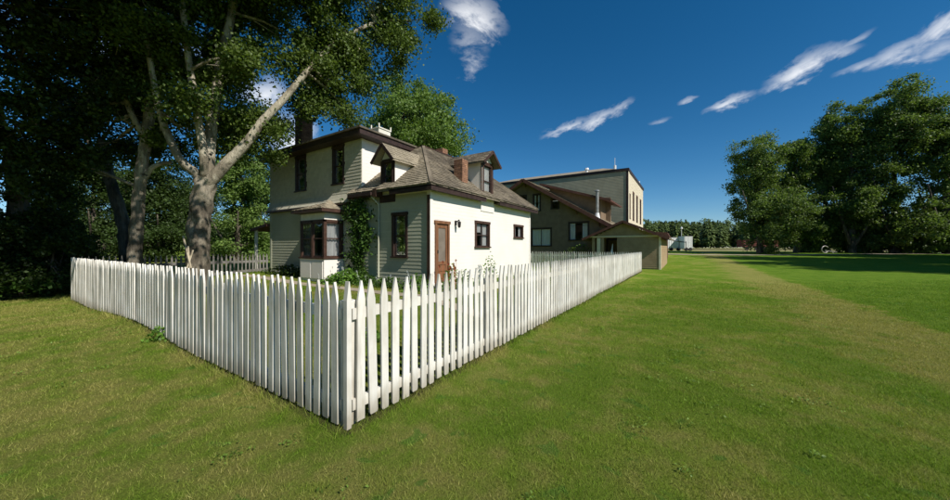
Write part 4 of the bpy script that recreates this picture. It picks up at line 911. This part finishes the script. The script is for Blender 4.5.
# ------------------------------------------------ plants by the house
def leafy(name, lab, c, spread, n, size, mat, cat='plant', group=None, flowers=0, fcol='petal_white', stalks=0):
    c = Vector(c); g = gz(c.x, c.y); T = thing(name, lab, cat, (c.x, c.y, g), group)
    hgt = spread[2]; p = rng.normal(size=(n, 3))*np.array([spread[0], spread[1], 0])*.5; p[:, 2] = rng.random(n)**1.2*hgt*np.exp(-(p[:, 0]**2+p[:, 1]**2)/(.8*max(spread[0], spread[1])**2))
    V, F = leafcloud(p, size, upbias=.8); o = bpy.data.objects.new('foliage', npmesh('foliage', V, F, mat)); col.objects.link(o); o.parent = T
    if flowers:
        mb = MB(); rs = random.Random(int(c.y*100))
        for k in range(flowers):
            q = Vector((c.x+rs.gauss(0, spread[0]*.4), c.y+rs.gauss(0, spread[1]*.4), g+hgt*rs.uniform(.7, 1.15)))
            mb.bar((q.x, q.y, g), q, .006)
            for j in range(5):
                a = j*1.257; r_ = .035; mb.quad(q, q+Vector((-.01+math.cos(a)*r_*.3, math.cos(a)*r_, math.sin(a)*r_)), q+Vector((-.02, math.cos(a+.5)*r_*1.3, math.sin(a+.5)*r_*1.3)), q+Vector((-.01, math.cos(a+1)*r_, math.sin(a+1)*r_)))
        mb.build('flower', fcol, T)
    return T
PG = 'plants at the foot of the house wall'
leafy('garden_plant', 'bright leafy plant with white flowers at the foot of the vine', (7.05, 9.6, 0), (.5, .9, .5), 1100, .085, 'plant_leaves', group=PG, flowers=7)
leafy('garden_plant', 'low leafy plant beside the base of the square bay', (6.95, 10.15, 0), (.45, .5, .35), 500, .08, 'plant_leaves', group=PG, flowers=2)
leafy('garden_plant', 'dark green plant below the downspout', (7.1, 8.6, 0), (.4, .7, .35), 600, .07, 'vine_leaves', group=PG, flowers=2)
leafy('garden_plant', 'low green plant under the tall wing window', (7.1, 7.6, 0), (.35, .8, .33), 700, .07, 'vine_leaves', group=PG, flowers=5)
leafy('garden_plant', 'green plant at the corner of the wing', (7.1, 6.5, 0), (.4, .5, .5), 600, .07, 'plant_leaves', group=PG, flowers=2)
leafy('garden_plant', 'orange flowering plant beside the screen door', (7.75, 5.75, 0), (.35, .3, .75), 500, .07, 'plant_leaves', group=PG, flowers=14, fcol='petal_orange')
leafy('garden_plant', 'leafy plant right of the screen door', (8.6, 5.9, 0), (.35, .3, .6), 400, .07, 'plant_leaves', group=PG)
leafy('garden_plant', 'dark shrubby plants along the left part of the house wall', (7.1, 13.4, 0), (.4, 1.6, .45), 1400, .07, 'dark_leaves', group=PG, flowers=3)
leafy('garden_plant', 'tall stalky plant standing at the white wall below the window', (10.2, 5.9, 0), (.3, .35, 1.1), 260, .08, 'plant_leaves', group=PG)
# vine on the wall
n = 3800; t = rng.random(n); yy = 9.42+.12*np.sin(t*9)+rng.normal(size=n)*(.13+.17*t+.12*np.sin(t*14)**2); zz = .45+t*2.85
off = rng.random(n)**1.5*.28
keep = (np.sin(yy*7.1+zz*2.3)*np.sin(zz*5.3-yy*2) > -.55); pts = np.stack([X0-.05-off, np.clip(yy, 8.62, 10.3), zz], -1)[keep]
vt = thing('climbing_vine', 'dark green vine climbing the wall between the square bay and the downspout', 'vine', (X0-.1, 9.4, .4))
V, F = leafcloud(pts-np.array([X0-.1, 9.4, .4]), .09, upbias=.1); o = bpy.data.objects.new('foliage', npmesh('foliage', V, F, 'vine_leaves')); col.objects.link(o); o.parent = vt
st = MB()
for k in range(6): st.tube([(X0-.06, 9.3+k*.06, .35), (X0-.07, 9.4+.2*math.sin(k*2), 1.2), (X0-.07, 9.4+.35*math.sin(k*1.7), 2.2), (X0-.06, 9.4+.5*math.sin(k*1.3), 3.1)], [.016, .012, .01, .006], 5)
st.build('stem', 'bark', vt)
# tomato-like border plants seen through the front pickets
leafy('garden_plant', 'low plant inside the yard seen through the front pickets', (3.6, 4.4, 0), (.35, .35, .22), 260, .06, 'plant_leaves', group='plants seen through the front fence', flowers=3)
leafy('weed_tuft', 'small weed growing at the bottom of the left picket fence', (FX-.12, 7.25, 0), (.14, .16, .25), 160, .05, 'plant_leaves', cat='weed')
# leaning stake by the poplar
sk = MB(); 
for (p0, y0, p1, y1) in ((191, 268, 183, 236), (190, 268, 188, 246), (187, 268, 193, 250)): sk.bar(A_(p0, y0, 10.0), A_(p1, y1, 10.1), .035)
tag(sk.build('leaning_stake', 'pale_stick'), 'thin pale stakes leaning against the big poplar trunk', 'stake')

# ------------------------------------------------ bungalow
BXp = 29.0
Bg = thing('bungalow', 'dark brown gabled bungalow standing in shade beyond the far picket fence', 'house', (BXp, 10, 0))
ya, za = 12.82, 8.0; sR = (8.27-3.74)/(12.82-5.15)
yr, yl = 5.6, 20.0; zE = za-.25-sR*(ya-yr)
holes = [(10.25, 12.29, 1.7, 3.42), (6.95, 8.75, 2.2, 3.85), (9.55, 10.35, 5.05, 6.0), (11.3, 12.1, 4.95, 6.6), (12.7, 13.5, 4.95, 6.6)]
bw_ = MB(); wall(bw_, 'X', BXp, yr, yl, 0, zE, [(h[0], h[1], h[2], min(h[3], zE)) for h in (inn(x, .08) for x in holes) if h[2] < zE], .15)
cut = [h for h in (inn(x, .08) for x in holes) if h[3] > zE]; cut = [(h[0], h[1], max(h[2], zE), h[3]) for h in cut]
# upper gable in strips so that the window openings stay open
lo = zE; levels = sorted({zE, za-.25, *[v for h in cut for v in h[2:]]})
levels = [v for v in levels if zE <= v <= za-.25]
for i in range(len(levels)-1):
    zb, zt = levels[i], levels[i+1]; fy = lambda z: ya-(za-.25-z)/sR; gy_ = lambda z: ya+(za-.25-z)/sR
    cuts = [h for h in cut if h[2] <= zb+.001 and h[3] >= zt-.001]; cuts.sort()
    edges = [(fy(zb), fy(zt))]+[e for h in cuts for e in ((h[0], h[0]), (h[1], h[1]))]+[(gy_(zb), gy_(zt))]
    for k in range(0, len(edges), 2):
        (l0, l1), (r0, r1) = edges[k], edges[k+1]
        if r0 > l0: bw_.hexa([(BXp, l0, zb), (BXp+.15, l0, zb), (BXp+.15, r0, zb), (BXp, r0, zb)], [(BXp, l1, zt), (BXp+.15, l1, zt), (BXp+.15, max(r1, l1), zt), (BXp, max(r1, l1), zt)])
wall(bw_, 'Y', yr, BXp+.15, 38, 0, zE); bw_.box(37.85, yr+.12, 0, 38, yl, zE); bw_.box(BXp+3, yr+.2, 0, BXp+3.1, yl-.2, 6.2)
bw_.build('wall', 'bungalow_wall', Bg)
siding(Bg, 'X', BXp, 5.6, 13.4, .3, za-.3, holes, exp=.2, mat='bungalow_wall', a_lim=lambda z: (max(5.6, ya-(za-.35-z)/sR), min(16, ya+(za-.35-z)/sR)), stuff=True)
rf = MB(); rx0 = BXp-.7
for s in(-1, 1):
    ye = 4.9 if s < 0 else 20.6; p = [(rx0, ya, za), (38.5, ya, za), (38.5, ye, za-sR*abs(ya-ye)), (rx0, ye, za-sR*abs(ya-ye))]
    rf.slab(p[::-1] if s > 0 else p, .16)
rf = rf.build('roof', 'wood_shingle', Bg)
shingles((rx0, 4.9, za-sR*(ya-4.9)), (1, 0, 0), (0, 1, sR), lambda v: (0, 9), math.hypot(ya-4.9, sR*(ya-4.9)), expo=.25, width=.3, seed=31, thick=.02).build('shingles', 'light_shingle', rf, kind='stuff')
bgb = MB()
for s in(-1, 1): ye = 4.85 if s < 0 else 20.6; bgb.bar((rx0-.03, ya, za-.12), (rx0-.03, ye, za-.12-sR*abs(ya-ye)), .05, .3)
bgb.build('bargeboard', 'red_brown', Bg)
br_ = MB()
for y in (12.82, 10.2, 8.0, 6.1): zt_ = za-.2-sR*(ya-y); br_.bar((rx0+.02, y, zt_), (BXp, y, zt_), .1, .12); br_.bar((rx0+.25, y, zt_), (BXp-.02, y, zt_-.45), .07, .08)
br_.build('bracket', 'red_brown', Bg)
for k, h in enumerate(holes): window(Bg, 'X', BXp, *h, trim='dark_trim', fw=.12, curtain=(2, 1, 0, 1, 0)[k], bars=('side', 'none', 'hung', 'hung', 'hung')[k])
# long shed dormer on its right slope
dz0, dz1 = 7.55, 5.36; dm = MB(); dX = BXp+.9
dm.slab([(dX-.5, 11.6, 7.62), (dX+5, 11.6, 7.62), (dX+5, 5.3, 5.62), (dX-.5, 5.3, 5.62)], .14)
dm = dm.build('dormer_roof', 'red_brown', Bg)
MB().prism([(dX, 10.8, za-sR*(ya-10.8)-.1), (dX, 6.2, za-sR*(ya-6.2)-.1), (dX, 6.2, 5.76), (dX, 10.8, 7.22)], (4.6, 0, 0)).build('dormer', 'bungalow_wall', Bg)
MB().bar((dX-.53, 11.3, 7.45), (dX-.53, 5.3, 5.545), .05, .2).build('bargeboard', 'red_brown', Bg)
fl = MB(); q = Vector((BXp+.2, 6.35, 0)); zf = za-sR*(ya-q.y)
fl.tube([(q.x, q.y, zf-.2), (q.x, q.y, 6.35)], .13, 12); fl.tube([(q.x, q.y, 6.35), (q.x, q.y, 6.42), (q.x, q.y, 6.5)], [.2, .2, .08], 12); fl = fl.build('flue_pipe', 'lichen_metal', Bg, smooth=False)
MB().tube([(q.x, q.y, zf-.1), (q.x, q.y, zf+.35)], [.24, .15], 12).build('flashing', 'white_metal', fl)
leafy('garden_plant', 'leafy climbing shrub under the bungalow window', (BXp-.5, 7.6, 0), (.5, 2.4, 1.9), 900, .16, 'grove_leaves', group='plants by the bungalow')
leafy('garden_plant', 'low leafy plant left of the bungalow shrub', (BXp-.6, 10.8, 0), (.5, 1.6, 1.1), 600, .14, 'grove_leaves', group='plants by the bungalow')

# ------------------------------------------------ garage shed
SX = 27.19; S_ = thing('garage_shed', 'tan gabled garage shed with open carport bay at the end of the long fence', 'shed', (SX, 4, 0))
sa, sz = 3.99, 3.62; w0, w1 = 1.55, 6.31; hw_ = 2.25; sm_ = (3.72-2.42)/(3.99-1.04)
sw = MB(); wall(sw, 'X', SX, w0, 4.45, 0, hw_+.1, [], .12); wall(sw, 'X', SX, 5.42, 5.62, 0, hw_+.1, [], .12); wall(sw, 'X', SX, 6.1, w1, 0, hw_+.1, [], .12)
wall(sw, 'Y', w0, SX+.12, 36.9, 0, hw_); wall(sw, 'Y', w1-.12, SX+2.5, 36.9, 0, hw_); wall(sw, 'X', 36.8, w0+.12, w1-.12, 0, hw_); wall(sw, 'X', SX+2.6, w0+.12, w1-.12, 0, hw_)
sw.prism([(SX, w0, hw_+.1), (SX, w1, hw_+.1), (SX, sa, sz-.16)], (.12, 0, 0)); sw.build('wall', 'shed_wall', S_)
siding(S_, 'X', SX, w0+.1, 4.45, .1, hw_-.02, exp=.14, mat='shed_wall', stuff=True)
siding(S_, 'Y', w0, SX+.1, 36.9, .1, hw_-.02, exp=.14, mat='shed_wall', stuff=True)
siding(S_, 'X', SX, w0, w1, 2.52, sz-.2, exp=.14, mat='shed_wall', a_lim=lambda z: (sa-(sz-.2-z)/sm_, sa+(sz-.2-z)/sm_), stuff=True)
MB().box(SX-.05, w0-.05, 2.40, SX, w1+.4, 2.49).build('beam', 'store_trim', S_)
MB().box(SX-.035, w0-.03, 0, SX+.0, w0+.1, 2.34).box(SX-.03, w0-.035, 0, SX+.25, w0-.002, 2.2).build('corner_board', 'store_trim', S_)
MB().box(SX-.06, 5.66, 0, SX-.002, 5.92, 2.34).build('post', 'store_trim', S_)
rf = MB(); sx0 = SX-.45
for s in(-1, 1):
    ye = sa+s*2.98; p = [(sx0, sa, sz), (37.4, sa, sz), (37.4, ye, sz-sm_*2.98), (sx0, ye, sz-sm_*2.98)]; rf.slab(p[::-1] if s > 0 else p, .1)
rf = rf.build('roof', 'wood_shingle', S_)
shingles((sx0, sa-2.98, sz-sm_*2.98), (1, 0, 0), (0, 1, sm_), lambda v: (0, 10), math.hypot(2.98, sm_*2.98), expo=.2, width=.25, seed=41).build('shingles', 'light_shingle', rf, kind='stuff')
shingles((sx0, sa+2.98, sz-sm_*2.98), (1, 0, 0), (0, -1, sm_), lambda v: (0, 10), math.hypot(2.98, sm_*2.98), expo=.2, width=.25, seed=42).build('shingles', 'light_shingle', rf, kind='stuff')
bb = MB()
for s in(-1, 1): bb.bar((sx0-.02, sa, sz-.07), (sx0-.02, sa+s*3.0, sz-.07-sm_*3.0), .04, .17)
bb.build('bargeboard', 'red_brown', S_)
wp = MB().tube([(SX+.3, 4.9, 0), (SX+.3, 4.9, 1.1), (SX+.3, 4.86, 1.5), (SX+.3, 4.82, 1.9)], [.10, .12, .05, .02], 8)
tag(wp.build('water_heater_tank', 'white_metal'), 'pale upright cylinder standing in the open bay of the shed', 'tank')

# ------------------------------------------------ big false-front store
GX0, GY0 = 41.5, 5.63; GT = 10.72; G_ = thing('store_building', 'tall boxy cream building with dark cornice behind the bungalow', 'building', (GX0, GY0, gz(GX0, GY0)))
gh = [(42.5, 43.3, 5.0, 8.0), (45.3, 46.7, 5.0, 8.6), (48.8, 50.4, 5.0, 8.6), (52.8, 54.5, 5.0, 8.6)]
gw = MB(); wall(gw, 'X', GX0, GY0, 24, 0, GT, [], .2); wall(gw, 'Y', GY0, GX0+.2, 57.3, 0, GT, [inn(h, .1) for h in gh], .2); gw.box(57.1, GY0+.2, 0, 57.3, 24, GT); gw.box(GX0+.2, 23.8, 0, 57.1, 24, GT)
gw.box(GX0+.2, GY0+3, 0, 57.1, GY0+3.1, GT-.2); gw.build('wall', 'store_wall', G_)
siding(G_, 'X', GX0, GY0+.15, 24, 1.0, GT-.3, exp=.16, mat='store_wall', stuff=True)
siding(G_, 'Y', GY0, GX0+.15, 57.15, 1.0, GT-.3, gh, exp=.16, mat='store_trim', stuff=True)
MB().box(GX0-.1, GY0-.12, GT-.28, GX0-.0, 24.1, GT+.04).box(GX0-.0, GY0-.12, GT-.28, 57.4, GY0, GT+.04).build('cornice', 'dark_trim', G_)
MB().box(GX0-.06, GY0-.06, 0, GX0, GY0+.18, GT-.28).build('corner_board', 'dark_trim', G_)
MB().box(GX0-.0, GY0-.06, 0, GX0+.7, GY0-.024, GT-.28).build('corner_board', 'store_trim', G_)
for h in gh: window(G_, 'Y', GY0, *h, trim='red_brown', fw=.2, curtain=1)
gr = MB(); a, b, c, d = (GX0-.15, GY0+1.2, GT+.05), (57.4, GY0+1.2, GT+.05), (57.4, 24.1, GT+.05), (GX0-.15, 24.1, GT+.05); e, f = (GX0+4.0, 9.2, GT+1.25), (GX0+4.0, 22, GT+1.25)
gr.quad(a, b, (54, 9.2, GT+1.25), e).quad(d, a, e, f).quad(b, c, (54, 22, GT+1.25), (54, 9.2, GT+1.25)).quad(e, (54, 9.2, GT+1.25), (54, 22, GT+1.25), f).quad(c, d, f, (54, 22, GT+1.25))
gr.build('roof', 'light_shingle', G_)
MB().tube([(GX0+.6, 10.4, GT), (GX0+.6, 10.4, GT+.55)], .16, 8).tube([(GX0+.6, 10.4, GT+.55), (GX0+.6, 10.4, GT+.75)], [.28, .22], 8).build('roof_vent', 'white_metal', G_)
MB().tube([(GX0+.4, 7.1, GT), (GX0+.4, 7.1, GT+.6)], .16, 8).tube([(GX0+.4, 7.1, GT+.6), (GX0+.4, 7.1, GT+1.5)], .03, 5).build('finial', 'white_metal', G_)
MB().tube([(55.5, GY0+.4, GT), (55.5, GY0+.4, GT+.9)], .16, 8).build('finial', 'white_metal', G_)

# ------------------------------------------------ small things in the distance
# outbuilding with brown roof behind the shed
x, y = 44.5, 1.75; g = gz(x, y); Ob = thing('outbuilding', 'small dark red-brown outbuilding peeping out behind the garage shed', 'shed', (x, y, g))
MB().box(x, y+.15, g, x+3, y+3.0, g+2.55).build('wall', 'red_brown', Ob)
MB().prism([(x-.3, y-.2, g+2.55), (x-.3, y+.1, g+3.15), (x-.3, y+3.1, g+3.35), (x-.3, y+3.6, g+2.55)], (3.6, 0, 0)).build('roof', 'red_brown', Ob)
# white box trailers
def trailer(px0, px1, z, h, lab, matb='white_metal'):
    a = Vector((*rd((px0-475)/330*z, z), 0)); b = Vector((*rd((px1-475)/330*z, z), 0)); d = (b-a); Ln = d.length; d /= Ln; n = Vector((-d.y, d.x, 0)); g = gz(a.x, a.y)
    T = thing('box_trailer', lab, 'trailer', (a.x, a.y, g), 'white trailers parked beyond the shed'); up = Vector((0, 0, 1))
    def bx_(l0, l1, w0, w1_, z0, z1): 
        c = [a+d*l+n*w_+up*(g+z0) for l, w_ in ((l0, w0), (l1, w0), (l1, w1_), (l0, w1_))]; e = [q+up*(z1-z0) for q in c]; return c, e
    body = MB(); body.hexa(*bx_(0, Ln, 0, 2.2, .55, h)).build('body', matb, T)
    MB().hexa(*bx_(-.03, Ln+.03, -.03, 2.23, h, h+.08)).build('roof', 'lichen_metal', T)
    rb = MB()
    for k in range(6): rb.hexa(*bx_(Ln*(k+.5)/6-.02, Ln*(k+.5)/6+.02, -.025, -.001, .6, h-.05))
    rb.build('rib', 'lichen_metal', T)
    for l in (Ln*.25, Ln*.75):
        c = a+d*l+up*(g+.38); MB().tube([c-n*.02, c+n*.2], .38, 14).build('wheel', 'rubber', T)
    MB().hexa(*bx_(Ln, Ln+.9, .9, 1.2, .45, .55)).build('hitch', 'iron', T)
    return T
trailer(668, 682, 72, 2.9, 'larger white box trailer half hidden behind the canopy'); trailer(684.5, 692.5, 70, 3.1, 'short bright white box trailer at the right of the pair')
z = 64; p = Vector((*rd((669-475)/330*z, z), 0)); g = gz(p.x, p.y); q = Vector((*rd((686-475)/330*z, z), 0)); Cn = thing('canopy_shelter', 'blue-grey sloping canopy on posts in front of the white trailers', 'canopy', (p.x, p.y, g))
d = (q-p); n = Vector((-d.y, d.x, 0)).normalized()
MB().slab([tuple(p+Vector((0, 0, g+2.35))), tuple(q+Vector((0, 0, g+1.8))), tuple(q+n*2+Vector((0, 0, g+1.9))), tuple(p+n*2+Vector((0, 0, g+2.6)))], .12).build('roof', 'blue_grey', Cn)
for c in (p, q, p+n*2, q+n*2): MB().box(c.x-.04, c.y-.04, g, c.x+.04, c.y+.04, g+1.9).build('post', 'iron', Cn)
pl_ = Vector((*rd((681.5-475)/330*80, 80), 0)); g = gz(pl_.x, pl_.y); Lp = thing('lamp_post', 'thin pale lamp post rising above the white trailers', 'lamp post', (pl_.x, pl_.y, g))
MB().tube([(pl_.x, pl_.y, g), (pl_.x, pl_.y, g+5.4)], [.07, .05], 8).build('pole', 'white_metal', Lp); MB().tube([(pl_.x, pl_.y, g+5.2), (pl_.x, pl_.y, g+5.3), (pl_.x, pl_.y, g+5.6), (pl_.x, pl_.y, g+5.75)], [.1, .28, .22, .05], 8).build('lamp_head', 'white_metal', Lp)
# red wagons
for i, (p0, p1) in enumerate(((744, 760), (762, 779))):
    z = 88; a = Vector((*rd((p0-475)/330*z, z), 0)); b = Vector((*rd((p1-475)/330*z, z), 0)); d = (b-a); Ln = d.length; d /= Ln; n = Vector((-d.y, d.x, 0)); g = gz(a.x, a.y)
    T = thing('rail_wagon', ('dark red wooden wagon left of the pair under the grove', 'dark red wooden wagon right of the pair, next to the tree trunk')[i], 'wagon', (a.x, a.y, g), 'red wagons under the grove')
    def hx(l0, l1, w0, w1_, z0, z1): c = [a+d*l+n*w_+Vector((0, 0, g+z0)) for l, w_ in ((l0, w0), (l1, w0), (l1, w1_), (l0, w1_))]; return c, [q+Vector((0, 0, z1-z0)) for q in c]
    MB().hexa(*hx(0, Ln, 0, 2.4, .9, 2.7)).build('body', 'wagon_red', T); MB().hexa(*hx(-.1, Ln+.1, -.15, 2.55, 2.7, 2.85)).build('roof', 'red_brown', T)
    bd = MB()
    for k in range(9): bd.hexa(*hx(Ln*(k+.5)/9-.06, Ln*(k+.5)/9+.06, -.05, -.001, .9, 2.68))
    bd.build('batten', 'red_brown', T)
    for l in (Ln*.2, Ln*.8): c = a+d*l+Vector((0, 0, g+.45)); MB().tube([c, c+n*.15], .45, 14).build('wheel', 'iron', T)
# pale curved piece of equipment
z = 47; c = Vector((*rd((825-475)/330*z, z), 0)); c.z = gz(c.x, c.y); fwd = Vector((CS, SN, 0)); rt = Vector((SN, -CS, 0)); T = thing('yard_equipment', 'pale curved piece of old yard equipment on the grass under the grove', 'equipment', c)
ring = [c+Vector((0, 0, .55))+rt*math.cos(t)*.48+Vector((0, 0, 1))*math.sin(t)*.48 for t in np.linspace(.5, 5.6, 16)]
MB().tube(ring, .07, 6).build('rim', 'lichen_metal', T); MB().bar(c+Vector((0, 0, .4)), c+rt*1.7+Vector((0, 0, .15)), .1).bar(c+rt*.9+Vector((0, 0, .3)), c+rt*1.2, .08).build('shaft', 'lichen_metal', T)
# grey shed at right edge
z = 47; c = Vector((*rd((938-475)/330*z, z), 0)); g = gz(c.x, c.y); T = thing('grey_shed', 'low grey shed in the shade at the right edge of the picture', 'shed', (c.x, c.y, g))
a = c-rt*1.8; MB().hexa([a+Vector((0, 0, g)), a+rt*6+Vector((0, 0, g)), a+rt*6+fwd*4+Vector((0, 0, g)), a+fwd*4+Vector((0, 0, g))], [a+Vector((0, 0, g+2.0)), a+rt*6+Vector((0, 0, g+2.0)), a+rt*6+fwd*4+Vector((0, 0, g+2.0)), a+fwd*4+Vector((0, 0, g+2.0))]).build('wall', 'lichen_metal', T)
MB().slab([tuple(a-rt*.3-fwd*.3+Vector((0, 0, g+2.1))), tuple(a+rt*6.3-fwd*.3+Vector((0, 0, g+2.1))), tuple(a+rt*6.3+fwd*4.3+Vector((0, 0, g+2.9))), tuple(a-rt*.3+fwd*4.3+Vector((0, 0, g+2.9)))], .1).build('roof', 'blue_grey', T)
